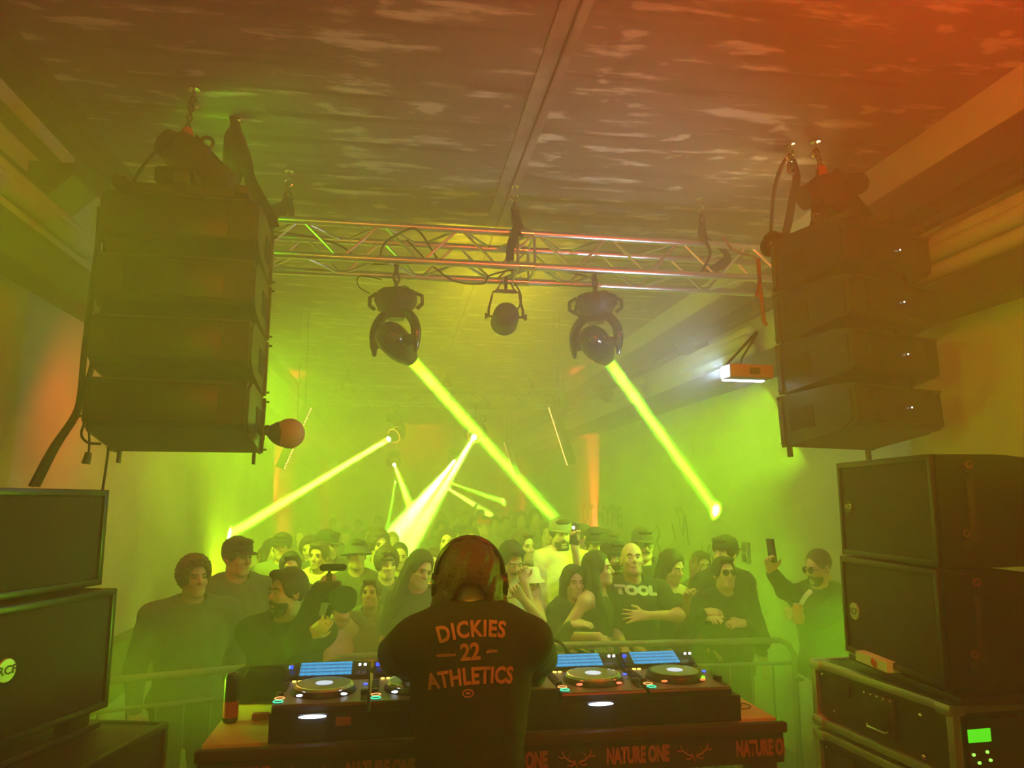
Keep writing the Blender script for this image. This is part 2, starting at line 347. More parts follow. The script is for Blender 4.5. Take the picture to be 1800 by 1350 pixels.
# cables on the truss
def cable(label,pts,r=.008,name='cable',cat='cable',n=6,mat=None,plug=None):
    t=MB().tube(smooth_path(pts,n),r,7).build(name,mat or RUB); tag(t,label,cat)
    return t
cable('thin black cable sagging under the left half of the near truss',[tr(.05,.1,-.05),tr(.2,.1,-.2),tr(.36,.05,-.33),tr(.55,.05,-.34),tr(.62,.1,-.26),tr(.9,.1,-.2),tr(1.2,.12,-.22),tr(1.35,.1,-.27)],.006)
cable('black cable looped over the near truss above the left moving head',[tr(-.12,.1,-.22),tr(-.1,-.04,-.15),tr(-.02,-.05,.02-.1),tr(.1,-.03,-.02),tr(.2,.02,-.12),tr(.28,.1,-.22)],.007)
cable('black cable running along the lower left truss tubes',[tr(-1.0,.1,-.1),tr(-.75,.12,-.04),tr(-.4,.12,-.10),tr(-.2,.12,-.22),tr(.1,.1,-.2),tr(.5,.1,-.21)],.006)
cable('red and black cables tangled on truss end by right speakers',[PY(1270,415,4.5),PY(1290,440,4.5),PY(1330,455,4.3),PY(1335,480,3.9),PY(1330,520,3.3)],.009,mat=M('red_cable',(.16,.03,.025),.6))
# ---------------------------------------------------------------- hanging speaker columns
def cabinet(t_name,label,W=.70,D=.51,hf=.288,hr=.235,group=None,led=False,mirror=1):
    """origin = bottom front centre; front faces +Y, rear towards -Y; mirror=+1: inner side is +X"""
    t=thing(t_name,label,'speaker',group=group)
    pr=[(0,.005),(0,hf-.005),(-D,hf-.012),(-D,hf-hr)]
    w=W/2; fn=lambda u,v,x:Vector((x,u,v))
    mb=MB(); mb.prism([(-.02,.004),(-.02,hf-.004),(-D+.03,hf-.010),(-D,hf-.03),(-D,hf-hr+.02),(-D+.03,hf-hr-.0)],-w+.012,w-.012,fn); mb.build('cabinet_shell',BLK,t,smooth=False)
    for s in(-1,1):
        m=MB(); m.prism([(0,0),(0,hf),(-D*.82,hf-.004),(-D*.95,hf-.05),(-D*.95,hf-hr+.03),(-D*.8,(hf-hr)*.8)],s*(w-.012),s*w,fn); sp=m.build('side_panel',BLK2,t,smooth=False)
        MB().box((s*(w+.001),-.16,hf*.5),(.006,.17,hf*.42),ch=.002).build('handle_recess',M('recess_black',(.004,.004,.004),.9),sp)
        MB().box((s*(w+.006),-.025,hf*.5),(.014,.03,hf*.98)).cyl((s*(w-.01),-.025,.02),(s*(w+.03),-.025,.02),.006).cyl((s*(w-.01),-.025,hf-.02),(s*(w+.03),-.025,hf-.02),.006).build('rigging_rail',STEEL,sp,smooth=False)
    MB().box((0,-.01,hf/2),(W-.03,.02,hf-.012),ch=.004).build('front_grille',GRL,t)
    b=MB().box((0,-D-.004,hf-hr/2-.01),(W*.62,.012,hr*.72),ch=.003)
    b.build('amplifier_panel',BLK2,t)
    MB().box((-.0,-D-.018,hf-.022-.01),(W*.9,.02,.012),ch=.004).build('rear_bar',STEEL,t)
    if led: MB().ell((.06,-D-.02,hf*.55),(.004,.004,.004),n=8,m=6).build('status_led',M('white_led',(1,1,1),.5,emit=(.9,1,.9),es=6),t)
    return t
def column(x,y,zbot,yaw,tops,side,nm):
    z=zbot
    n=4; tilt=[R(-6),R(-4),R(-2),R(-1)]
    order=['lowest','third from the top','second from the top','topmost']
    z=zbot; yy=y
    for i in range(n):
        t=cabinet('line_array_speaker',f'{order[i]} of four black cabinets in the {nm}',group=None,led=(side>0),hf=.291)
        t.location=(x,yy,z); t.rotation_euler=(tilt[i]*.6,0,yaw)
        z+=.299*math.cos(tilt[i]*.6); yy+=0.0
        if i==0:
            for s in(-1,1): MB().box((s*.32,-.025,-.025),(.014,.03,.06)).build('bottom_pin',STEEL,t,smooth=False)
    return z
LX,LY=-1.03,3.99; RX,RY=2.50,3.99
ztl=column(LX,LY,2.018,R(2),0,-1,'hanging left speaker column')
ztr=column(RX,RY,2.075,R(17),0,1,'hanging right speaker column')
def flyframe(x,y,z,yaw,label):
    t=thing('flying_frame',label,'rigging',(x,y,z),(0,0,yaw)); t.scale=(1.22,)*3
    for s in(-1,1): MB().box((s*.22,-.21,.02),(.05,.44,.035),ch=.004).build('side_beam',STEEL,t)
    for y_ in(-.05,-.36): MB().box((0,y_,.02),(.42,.05,.035),ch=.004).build('cross_beam',STEEL,t)
    MB().box((0,-.2,.045),(.05,.5,.05),ch=.004).build('pick_beam',STEEL,t)
    return t
flyframe(LX,LY,ztl,R(2),'steel flying frame on top of the left speaker column')
flyframe(RX,RY,ztr,R(17),'steel flying frame on top of the right speaker column')
# left hoist: body, chain bag, chain, hook
def chainlinks(mb,a,b,s=.028):
    a=Vector(a);b=Vector(b); n=max(2,int((b-a).length/s)); 
    for i in range(n):
        p=a.lerp(b,(i+.5)/n); mb.torus(p,s*.42,s*.15,(1,0,0) if i%2 else (0,1,0),12,6,sx=1 if i%2 else 1,sy=1.35)
    return mb
def hoist(label,top,body_c,rotm,frame_top,mirror=1,bag=None):
    t=thing('chain_hoist',label,'chain hoist',top)
    T=Vector(top); hook(t,(0,0,0))
    bc=Vector(body_c)-T; X=lambda v: bc+rotm@Vector(v)
    MB().box(X((0,0,0)),(.20,.17,.19),rotm,ch=.04).build('gearbox',BLK,t)
    MB().cyl(X((.08,0,-.0)),X((.24,0,0)),.085,.06,n=20).cyl(X((.24,0,0)),X((.26,0,0)),.06,.045,n=20).build('motor',BLK,t)
    MB().cyl(X((-.08,0,0)),X((-.15,0,0)),.085,.07,n=20).build('end_cover',BLK2,t)
    MB().torus(X((.02,0,.115)),.03,.010,rotm@Vector((0,1,0))).build('lifting_eye',STEEL,t)
    MB().cyl(bc+Vector((-.02,0,.155)),bc+Vector((-.01,0,.08)),.024,.034,n=12).build('top_block',M('hoist_red',(.35,.06,.04),.5),t)
    chainlinks(MB(),Vector((0,0,-.05)),bc+Vector((-.02,0,.15)),.03).build('top_chain',STEEL,t)
    ft=Vector(frame_top)-T
    chainlinks(chainlinks(MB(),bc+Vector((.0,0,-.07)),ft+Vector((.0,0,.10))),bc+Vector((.035,0,-.07)),ft+Vector((.035,0,.12))).build('load_chain',STEEL,t)
    MB().torus(ft+Vector((.015,0,.07)),.035,.013,(0,1,0)).cyl(ft+Vector((.015,0,.1)),ft+Vector((.015,0,.15)),.022).build('load_hook',STEEL,t)
    MB().torus(ft+Vector((0,0,.02)),.045,.016,(1,0,0)).torus(ft+Vector((.05,.0,.01)),.035,.012,(0,1,0)).build('shackle',STEEL,t)
    return t
top=PY(338,205,3.78); top.z=CEIL
bc=PY(333,278,3.70)
hoist('black chain hoist above the left speaker column',top,bc,Matrix.Rotation(R(32),3,'Y')@Matrix.Rotation(0,3,'Z'),Vector((PY(338,390,3.72).x,3.72,ztl+.06)))
# chain bag standing on the left frame
a=PY(282,302,3.6); b=PY(350,385,3.6)
t=thing('chain_bag','upright black chain bag left of the left hoist','bag',((a.x+b.x)/2-.01,3.6,ztl+.06))
hh=a.z-(ztl+.06)
MB().box((0,0,hh/2),(.18,.16,hh),ch=.012).build('bag_body',WEB,t)
MB().torus((0,0,hh),.07,.008,n=24).build('bag_rim',STEEL,t)
# dark cloth sheet hanging beside the hoist (triangular)
p0=PY(352,248,3.72);p1=PY(398,298,3.72);p2=PY(392,318,3.72);p3=PY(345,322,3.72)
t=thing('hoist_cover','black fabric hood draped from the left hoist toward the sling','cover',p0)
mb=MB(); mb.prism([(0,0),((p1-p0).x,(p1-p0).z),((p2-p0).x,(p2-p0).z),((p3-p0).x,(p3-p0).z),(-.06,-.09)],-.07,.07,lambda u,v,w:Vector((u,w,v))); mb.build('hood',WEB,t)
cable('black cable running from left hoist down to pipes',[PY(285,253,3.65),PY(270,270,3.65),PY(240,310,3.65),PY(205,388,3.65)],.008)
# big folded sling left of centre
a=PZ(413,206,CEIL); Y=4.0
A=lambda px,py,y=Y:PY(px,py,y)
sling('wide black sling hanging beside the left speaker column',a,[[a+Vector((0,0,-.02)),A(414,228),A(405,245),A(402,290),A(399,340),A(405,385)],[a+Vector((0,0,-.02)),A(418,232),A(425,250),A(424,285),A(410,330),A(400,360)],
   [A(420,240),A(432,275),A(440,315),A(455,350),A(478,395)],[A(421,250),A(436,300),A(443,340),A(453,385)],[A(408,240),A(414,290),A(402,330)],[A(430,290),A(446,325),A(468,365),A(482,398)]],.036)
# right sling loop
a=PZ(1388,252,CEIL); Y=3.95
sling('black sling loop hanging at the right speaker column',a,[[a+Vector((0,0,-.06)),A(1375,290),A(1362,330),A(1357,380),A(1355,420)],[a+Vector((0,0,-.06)),A(1396,292),A(1400,315),A(1393,350),A(1386,390),A(1378,420)]],.024)
t=thing('rope_coil','black sling bundle on top of the right speaker column','sling',A(1362,428,3.9))
MB().torus((0,0,0),.055,.022,(0,1,0)).torus((.06,0.02,-.01),.05,.02,(.3,1,0)).torus((-.03,0,-.02),.045,.018,(0,1,.4)).build('coil',WEB,t)
# right hoist
top=PY(1434,262,3.8); top.z=CEIL
bc=PY(1452,338,3.72)
h=hoist('black chain hoist above the right speaker column',top,bc,Matrix.Rotation(R(-18),3,'Y'),Vector((PY(1437,420,3.74).x,3.74,ztr+.06)))
p=[PY(x,y,3.74) for x,y in((1470,352),(1495,352),(1545,412),(1530,428),(1500,428),(1430,428),(1445,405),(1475,390),(1450,375))]
t=thing('hoist_cover','black fabric hood slanting down from the right hoist','cover',p[0])
MB().prism([((q-p[0]).x,(q-p[0]).z) for q in p],-.07,.07,lambda u,v,w:Vector((u,w,v))).build('hood',WEB,t)
t=thing('shackle','black steel shackle on the upper right of the right hoist','shackle',PY(1472,308,3.7))
MB().torus((0,0,0),.022,.009,(0,1,0),sy=1.3).box((.03,0,-.04),(.04,.06,.09),Matrix.Rotation(R(-25),3,'Y'),ch=.01).build('shackle_bow',STEEL,t)
# cables around columns
cable('thick black cable pair hanging down left wall to the floor speakers',[PY(176,365,3.54),PY(172,430,3.54),PY(160,520,3.54),PY(148,620,3.54),PY(140,700,3.54),PY(128,735,3.54),PY(90,790,3.54),PY(55,855,3.54)],.014)
cable('second black cable beside the thick pair behind left column',[PY(190,390,3.64),PY(182,470,3.64),PY(178,570,3.64),PY(160,650,3.64),PY(143,700,3.60),PY(132,735,3.60),PY(100,785,3.60),PY(65,855,3.60)],.013)
cable('thin black cable hanging below left column to floor speakers',[PY(191,785,3.66),PY(182,850,3.66),PY(165,950,3.66),PY(148,1030,3.66),PY(138,1065,3.66)],.006)
cable('short black cable loop at the lower left corner of left column',[PY(132,733,3.54),PY(155,730,3.48),PY(148,745,3.45),PY(143,765,3.45),PY(155,778,3.48),PY(178,780,3.50)],.006)
t=cable('black cable end with plug hanging below left column',[PY(153,733,3.42),PY(157,770,3.42),PY(156,795,3.42)],.005)
p=PY(156,795,3.42); MB().cyl((p.x,p.y,p.z),(p.x-.008,p.y,p.z-.05),.013,.018).build('plug',BLK2,t)
for i,(pts,l) in enumerate([([(1560,455),(1580,470),(1592,495),(1592,520),(1585,540)],'top cable loop behind the right speaker column'),([(1572,580),(1580,590),(1582,600)],'short cable stub beside the right speaker column'),
    ([(1590,630),(1608,637),(1615,648),(1606,656),(1585,658)],'middle cable loop beside the right speaker column'),([(1565,678),(1575,664),(1590,660),(1605,668),(1602,682)],'lowest cable loop beside the right speaker column')]):
    cable('black '+l,[PY(x,y,3.6) for x,y in pts],.008)
cable('reddish cable running down inner edge of right speaker column',[PY(1332,455,3.8),PY(1336,500,3.8),PY(1342,560,3.8),PY(1348,572,3.8)],.012,mat=M('red_cable',(.16,.03,.025),.6))
# ---------------------------------------------------------------- globe lamp clamped to left column
c=PY(509,762,3.9); t=thing('clamp_lamp','round red-lit globe lamp clamped to lower left speaker column','lamp',c); t.scale=(1.22,)*3
MB().ell((0,0,0),(.063,.05,.063),n=28,m=18).build('globe',M('globe_redlit',(.42,.22,.18),.5,bump=.1,bs=200),t)  # reddish brown base colour stands in for the red backlight
MB().lathe([(.052,-.02),(.055,0),(.045,.03),(.03,.05),(.02,.06)],(-.03,.01,0),(-1,0,.15)).build('lamp_housing',BLK,t)
MB().cyl((-.08,.01,.01),(-.14,.01,.02),.012).ell((-.09,.0,.012),(.022,.02,.022)).ell((-.13,0,.02),(.026,.02,.024)).box((-.16,.01,.02),(.06,.04,.05),ch=.008).cyl((-.105,-.01,-.03),(-.105,-.01,.03),.008).cyl((-.14,-.01,-.03),(-.14,-.01,.03),.008).build('clamp_arm',STEEL,t)
# ---------------------------------------------------------------- LED lamp hung at right column
p=PY(1313,655,3.84); t=thing('strobe_lamp','slim box lamp with cold white light hung on right speaker column','lamp',p,(0,0,R(3))); t.scale=(1.22,)*3
MB().box((0,0,0),(.215,.10,.062),ch=.006).build('lamp_housing',M('lamp_housing_grey',(.30,.22,.20),.5),t)
MB().box((.01,-.053,0),(.05,.008,.03),ch=.002).build('control_window',M('window_green',(.03,.05,.02),.3),t)
COLD=M('cold_led',(1,1,1),.4,emit=(.62,.85,1),es=9)
MB().box((-.1085,0.0,0),(.008,.075,.054),ch=.003).build('end_light',COLD,t)
MB().box((0,.052,-.004),(.20,.006,.05)).build('led_window',COLD,t)
MB().box((0,.035,-.033),(.20,.03,.004)).build('lower_light',COLD,t)
MB().tube([(-.10,0,.03),(-.09,0,.045),(.05,-.02,.19)],.006,6).tube([(-.03,.01,.03),(-.02,0,.07),(.06,-.01,.19)],.005,6).build('hanging_strap',WEB,t)
light('strobe_lamp_glow','AREA',p+Vector((-.155,.0,.0)),p+Vector((-1,.75,.5)),17.0,(.66,.84,1),size=.08)
light('strobe_lamp_front','AREA',p+Vector((0,.08,0)),p+Vector((.05,1,-.1)),4.0,(.70,.88,1),size=.15)
# ---------------------------------------------------------------- moving heads
LENS=M('beam_lens',(.9,1,.8),.2,emit=(.35,1,.06),es=25)
GLOSS=M('gloss_black',(.012,.014,.016),.12)
def moving_head(label,top,dirv,lampcol=LIME,watts=20,spread=4.5,size=.075,rings=False,wash=0,scale=1.0,hotlens=False):
    top=Vector(top); d=Vector(dirv).normalized()
    t=thing('moving_head_light',label,'stage light',top)
    S=scale; yaw=math.atan2(-d.x,d.y); Rz=Matrix.Rotation(yaw,3,'Z')
    V=lambda x,y,z:Rz@Vector((x*S,y*S,z*S))
    MB().torus(V(0,0,-.0),.03*S,.009*S,Rz@Vector((1,0,0))).cyl(V(0,0,-.03),V(0,0,-.075),.014*S).box(V(0,0,-.07),(.16*S,.04*S,.012*S),Rz).build('clamp',STEEL,t)
    b=MB(); b.lathe([(.06,.0),(.115,-.012),(.135,-.045),(.135,-.085),(.115,-.125),(.07,-.15),(.05,-.16)],V(0,0,-.075),(0,0,1),8)
    b.v=[tuple(Vector(v)*S if False else Vector(v)) for v in b.v]; b.build('base',BLK,t)
    for s in(-1,1):
        for q_ in(-1,1): MB().tube([V(s*.11,q_*.05,-.10),V(s*.155,q_*.05,-.12),V(s*.156,q_*.05,-.17),V(s*.12,q_*.05,-.195)],.012*S,8).build('base_handle',BLK2,t)
    hc=-.375
    arc=[]
    for k in range(17):
        a=PI*(k/16); arc.append(V(.150*math.cos(a),0,hc+.150*math.sin(a)+.02))
    arc=[V(.146,0,hc-.10),V(.152,0,hc-.04)]+arc+[V(-.152,0,hc-.04),V(-.146,0,hc-.10)]
    MB().tube(arc,[.012,.026]+[.034]*17+[.026,.012],12,flat=.95).build('yoke',GLOSS,t)
    MB().cyl(V(0,0,-.20),V(0,0,-.26),.05*S,.055*S,n=20).build('yoke_neck',BLK2,t)
    C=V(0,0,hc-.02); hl=.185*S
    MB().lathe([(.01*S,-.135*S),(.045*S,-.13*S),(.076*S,-.10*S),(.094*S,-.05*S),(.097*S,.01*S),(.090*S,.07*S),(.078*S,.12*S),(.06*S,.165*S),(.054*S,hl),(.044*S,hl),(.042*S,hl-.012*S)],C,d,32).build('lamp_head',GLOSS,t)
    for s in(-1,1): MB().cyl(C+Rz@Vector((s*.09*S,0,0)),C+Rz@Vector((s*.15*S,0,0)),.035*S,n=16).build('tilt_hub',BLK2,t)
    MB().lathe([(.001,0),(.030*S,.002),(.040*S,0),(.040*S,-.01)],C+d*(hl-.008*S),d,20).build('lens',LENS if not hotlens else M('hot_lens',(1,1,1),.3,emit=(.6,1,.25),es=60),t)
    if rings:
        MB().torus(C+d*(.06*S),.112*S,.006*S,d,32,6).build('ring_light',M('ring_red',(1,.3,.1),.4,emit=(1,.28,.06),es=3.0),t)
    zt=CEIL if top.y>15 else (3.27 if top.y>8 else 3.30)
    if zt-top.z>.03: MB().cyl(V(0,0,.02),(0,0,zt-top.z),.014,n=8).build('hanging_pole',STEEL,t)
    lp=top+C+d*(hl+.012*S)
    light('beam','AREA',lp,lp+d,watts*.85,lampcol,shape='DISK',size=size*S,spread=R(spread))
    light('beam_core','SPOT',lp,lp+d,watts*9000/spread**2*2.6,(lampcol[0],1,.05),spot_size=R(spread*.92),spot_blend=.25,shadow_soft_size=.02)
    if wash: light('beam_halo','SPOT',lp,lp+d,wash,lampcol,spot_size=R(36),spot_blend=1,shadow_soft_size=.04)  # wide spill added per head, stands in for light bounced off walls
    return lp
def mh(label,lens_px,Y,target,**k):
    """place a head so that its lens sits at the given picture point at distance Y, aimed at target"""
    lens=PY(*lens_px,Y); d=(Vector(target)-lens).normalized(); S=k.get('scale',1.0)
    top=lens-d*(.185*S)+Vector((0,0,.395*S)); return moving_head(label,top,d,**k)
mh('black moving head under near truss, left of centre, throwing a green beam',(721,630),4.80,PY(980,918,6.9),watts=50,spread=1.9,wash=66,scale=1.06)
mh('black moving head under near truss, right of centre, beam hitting right wall',(1066,630),4.80,PX(1258,897,XR),watts=50,spread=1.9,wash=48,scale=1.06)
mh('far left moving head with orange ring beaming to left wall',(683,772),11.3,PX(403,940,XL),watts=110,spread=2.2,lampcol=(.28,1,.02),rings=True,hotlens=True,wash=30)
mh('far right moving head with orange ring beaming down to crowd',(833,769),11.3,PY(688,1010,6.6),watts=42,spread=2.2,lampcol=(.25,1,.04),rings=True,hotlens=True,wash=120)
mh('third row left moving head beaming down and right',(693,817),19,PY(727,905,13.5),watts=40,spread=2.0,hotlens=True)
mh('third row right moving head with white hot beam toward crowd',(798,811),19,PY(700,935,10),watts=130,spread=1.8,lampcol=(.3,1,.06),hotlens=True)
mh('deepest left moving head beaming straight down',(695,848),30,PY(685,905,27),watts=40,spread=1.5,hotlens=True)
mh('deepest right moving head beaming to the crowd at right',(766,845),30,PY(857,902,22),watts=90,spread=1.6,lampcol=(.5,1,.05),hotlens=True)
mh('small moving head beaming to the far right wall',(775,843),26,PX(885,882,XR),watts=60,spread=2.0,hotlens=True)
# par can
c=PY(889,557,4.74); t=thing('par_can','round black par can hanging from middle of near truss','stage light',c)
d=Vector((.05,1,-.10)).normalized()
MB().lathe([(.03,-.085),(.066,-.075),(.084,-.05),(.088,0),(.088,.10),(.092,.105),(.092,.12),(.08,.12)],(0,0,0),d,28).build('can_body',BLK,t)
MB().lathe([(.001,0),(.078,.0),(.078,-.006)],d*.112,d,24).build('lens',M('amber_lens',(1,.8,.3),.3,emit=(1,.75,.05),es=3),t)
MB().tube([(-.115,0,0),(-.115,0,.05),(-.095,0,.13),(-.085,0,.17),(.085,0,.17),(.095,0,.13),(.115,0,.05),(.115,0,0)],.008,6).build('yoke',STEEL,t)
for s in(-1,1): MB().cyl((s*.085,0,0),(s*.135,0,0),.008).cyl((s*.125,0,0),(s*.14,0,0),.022,n=10).build('tilt_knob',BLK2,t)
MB().box((0,0,.175),(.14,.03,.02)).torus((0,0,.235),.032,.009,(1,0,0)).cyl((0,0,.17),(0,0,.21),.012).cyl((-.06,0,.18),(-.03,0,.24),.006).cyl((.06,0,.18),(.03,0,.24),.006).build('clamp',STEEL,t)
light('par_wash','SPOT',c+d*.13,c+d,12,(1,.85,.02),spot_size=R(80),spot_blend=1,shadow_soft_size=.07)
cable('thin black safety cable loop left of left moving head',[PY(672,492,4.7),PY(640,485,4.7),PY(628,490,4.7),PY(632,505,4.7),PY(650,516,4.7)],.004)
cable('black power cable beside the par can',[PY(905,498,4.75),PY(916,520,4.75),PY(912,540,4.8),PY(900,548,4.8)],.006)
# ---------------------------------------------------------------- LED pixel bars and wall uplights
def led_bar(label,a,b,back,n):
    a=Vector(a);b=Vector(b); t=thing('led_bar',label,'light bar',a); v=b-a; L=v.length; bk=Vector(back)
    zx=v.normalized(); xx=bk.normalized(); xx=(xx-zx*xx.dot(zx)).normalized(); yy=zx.cross(xx); rot=Matrix((xx,yy,zx)).transposed()
    MB().box(v/2+xx*.05,(.09,.05,L*1.02),rot,ch=.006).build('bar_housing',BLK,t)
    mb=MB()
    for i in range(n): mb.ell(v*((i+.5)/n)-yy*.028,(.0065,.0065,.0065),n=6,m=5)
    mb.build('led_dots',M('warm_pixel',(1,.6,.3),.4,emit=(1,.45,.16),es=7),t)
    for q_ in(.05,.35): MB().cyl(v*q_+xx*.06,(v*q_+xx*.06).xy.to_3d()+Vector((0,0,CEIL-a.z)),.004,n=6).build('hanging_wire',STEEL,t)
    m=a+v/2
    light('led_bar_glow','AREA',m-xx*.03,m-xx*1.0+Vector((0,-.5,0)),2.5,(1,.38,.08),shape='RECTANGLE',size=.3,size_y=.1)
led_bar('slanted pixel light bar left of the far truss',PY(548,717,8),PY(500,825,8),(-1,0,-.2),27)
led_bar('slanted pixel light bar right of the far truss',PY(965,715,8),PY(998,818,8),(1,0,.2),27)
led_bar('small far pixel light bar on the right side',PY(886,777,13),PY(905,835,13),(1,0,.2),24)
for (x,px,lab,h,w) in ((XL,483,'floor uplight washing left wall red behind the crowd',1,2.2),(XL,562,'second floor uplight along the left wall',.6,1.2),(XL,592,'third floor uplight deep along the left wall',.6,1),
                   (XR,1045,'floor uplight washing right wall red under the graffiti',1,1.9),(XR,920,'second floor uplight along the right wall',.8,1.1),(XR,890,'third floor uplight deep along the right wall',.6,.5)):
    q=PX(px,900,x); s=1 if x>0 else -1; y=q.y
    t=thing('floor_uplight',lab,'uplight',(x-s*.22,y,FL))
    MB().box((0,0,.09),(.16,.22,.16),ch=.02).build('lamp_housing',BLK,t); MB().lathe([(.001,0),(.06,.002),(.06,-.01)],(0,0,.175),(0,0,1),16).build('lens',M('red_lens',(1,.2,.1),.3,emit=(1,.1,.03),es=6),t)
    light('uplight_beam','SPOT',(x-s*.22,y,FL+.2),(x-s*.02,y,2.0),(6500*w),(1,.06,.03),spot_size=R(20),spot_blend=.9,shadow_soft_size=.05)
# ---------------------------------------------------------------- floor speaker stacks
BADGE=M('badge_silver',(.62,.60,.5),.35,.6); BADGEK=M('badge_black',(.02,.02,.02),.5)
def stack_cab(label,loc,yaw,H,W=.66,D=.95,taper=.10,badge=None,side=1,ring=False):
    """front grille faces local -X (side=1) ; local Y along the face (0..W), body runs to +X"""
    t=thing('floor_speaker',label,'speaker',loc,(0,0,yaw)); s=side
    fn=lambda u,v,w:Vector((s*u,w,v))
    MB().prism([(.012,.0),(.012,H-.0),(.22,H),(D*.5,H-taper*.35),(D,H-taper),(D,taper*.9),(D*.5,.012),(.22,0)],.014,W-.014,fn).build('cabinet_shell',BLK,t,smooth=False)
    MB().box((s*.0,W/2,H/2),(.03,W-.03,H-.03),ch=.006).build('front_grille',GRL,t)
    MB().box((s*.0,W/2,H-.012),(.05,W,.024),ch=.004).box((s*.0,W/2,.012),(.05,W,.024),ch=.004).box((0,.01,H/2),(.05,.022,H),ch=.004).box((0,W-.01,H/2),(.05,.022,H),ch=.004).build('frame_edge',BLK2,t)
    for y in(.0,W):
        m=MB(); m.prism([(-.01,.004),(-.01,H-.004),(.24,H-.004),(D*.5,H-taper*.35),(D*.5,.014),(.24,.004)],y-.012,y+.004,fn); sp=m.build('side_panel',BLK2,t,smooth=False)
        MB().cyl((s*.10,y-.02,H*.88),(s*.10,y-.006,H*.88),.018,n=16).cyl((s*.07,y-.02,H*.2),(s*.07,y-.006,H*.2),.014,n=16).box((s*.10,y-.012,H*.5),(.022,.012,H*.55)).build('rigging_bolt',STEEL,sp)
    for q_ in(((.10,.9),(.07,.3)) if ring else ()): MB().torus((s*q_[0],-.022,H*q_[1]),.011,.003,(0,1,0)).build('pin_ring',M('pin_red',(.14,.04,.03),.6),t)
    if badge:
        by,bz,r=badge
        b=MB().lathe([(r,0),(r,.006),(r*.93,.009),(.001,.009)],(-s*.015,by,bz),(-s,0,0),32).build('badge',BADGE if r>.028 else BADGEK,t)
        me=text_mesh('RCF',r*1.0,.0008,0,xs=1.1)
        q=-1 if s>0 else 1
        place_mesh(me,lambda x,y,z:Vector((-s*(.0255+abs(z)),by+q*x,bz+y)),'badge_lettering',BADGEK if r>.028 else BADGE,b)
    return t
RS=R(-6)
stack_cab('upper black speaker of the right floor stack',(1.85,2.30,1.555),RS,.385,badge=(.58,.20,.026),ring=True)
stack_cab('lower black speaker of the right floor stack, round silver badge',(1.83,2.29,1.165),RS,.385,badge=(.575,.17,.034),ring=True)
for k,(u,) in enumerate([(.30,),(.40,),(.43,)]):
    pass
t=thing('link_bars','black rigging bars in the wedge gap of right floor stack','rigging',(1.85,2.30,1.50),(0,0,RS))
MB().box((.42,.03,.04),(.02,.02,.16)).box((.56,.03,.04),(.03,.02,.18)).box((.60,.03,.04),(.02,.02,.18)).box((.76,.03,.04),(.02,.02,.22)).build('bar',STEEL,t,smooth=False)
t=thing('speaker_base','thin black base plate under the right floor stack','base',(1.83,2.28,1.125),(0,0,RS))
MB().box((.45,.34,.012),(.90,.72,.024),ch=.004).box((.42,.62,.03),(.8,.08,.03)).box((.42,.08,.03),(.8,.08,.03)).build('plate',BLK2,t)
p=PZ(1545,1150,1.16)
t=thing('folded_paper','crumpled white paper with red mark under right floor stack','paper',(1.845,2.70,1.153),(0,0,R(-10)))
MB().prism([(0,0),(0,.035),(.04,.04),(.09,.028),(.12,.032),(.14,.0)],-.10,.12,lambda u,v,w:Vector((u-.02+.01*math.sin(w*40),w,v))).build('sheet',M('white_paper',(.75,.75,.72),.8,bump=.4,bs=40),t)
MB().box((-.024,-.02,.018),(.006,.03,.022),Matrix.Rotation(.4,3,'X')).build('red_mark',M('red_ink',(.6,.05,.04),.7),t)
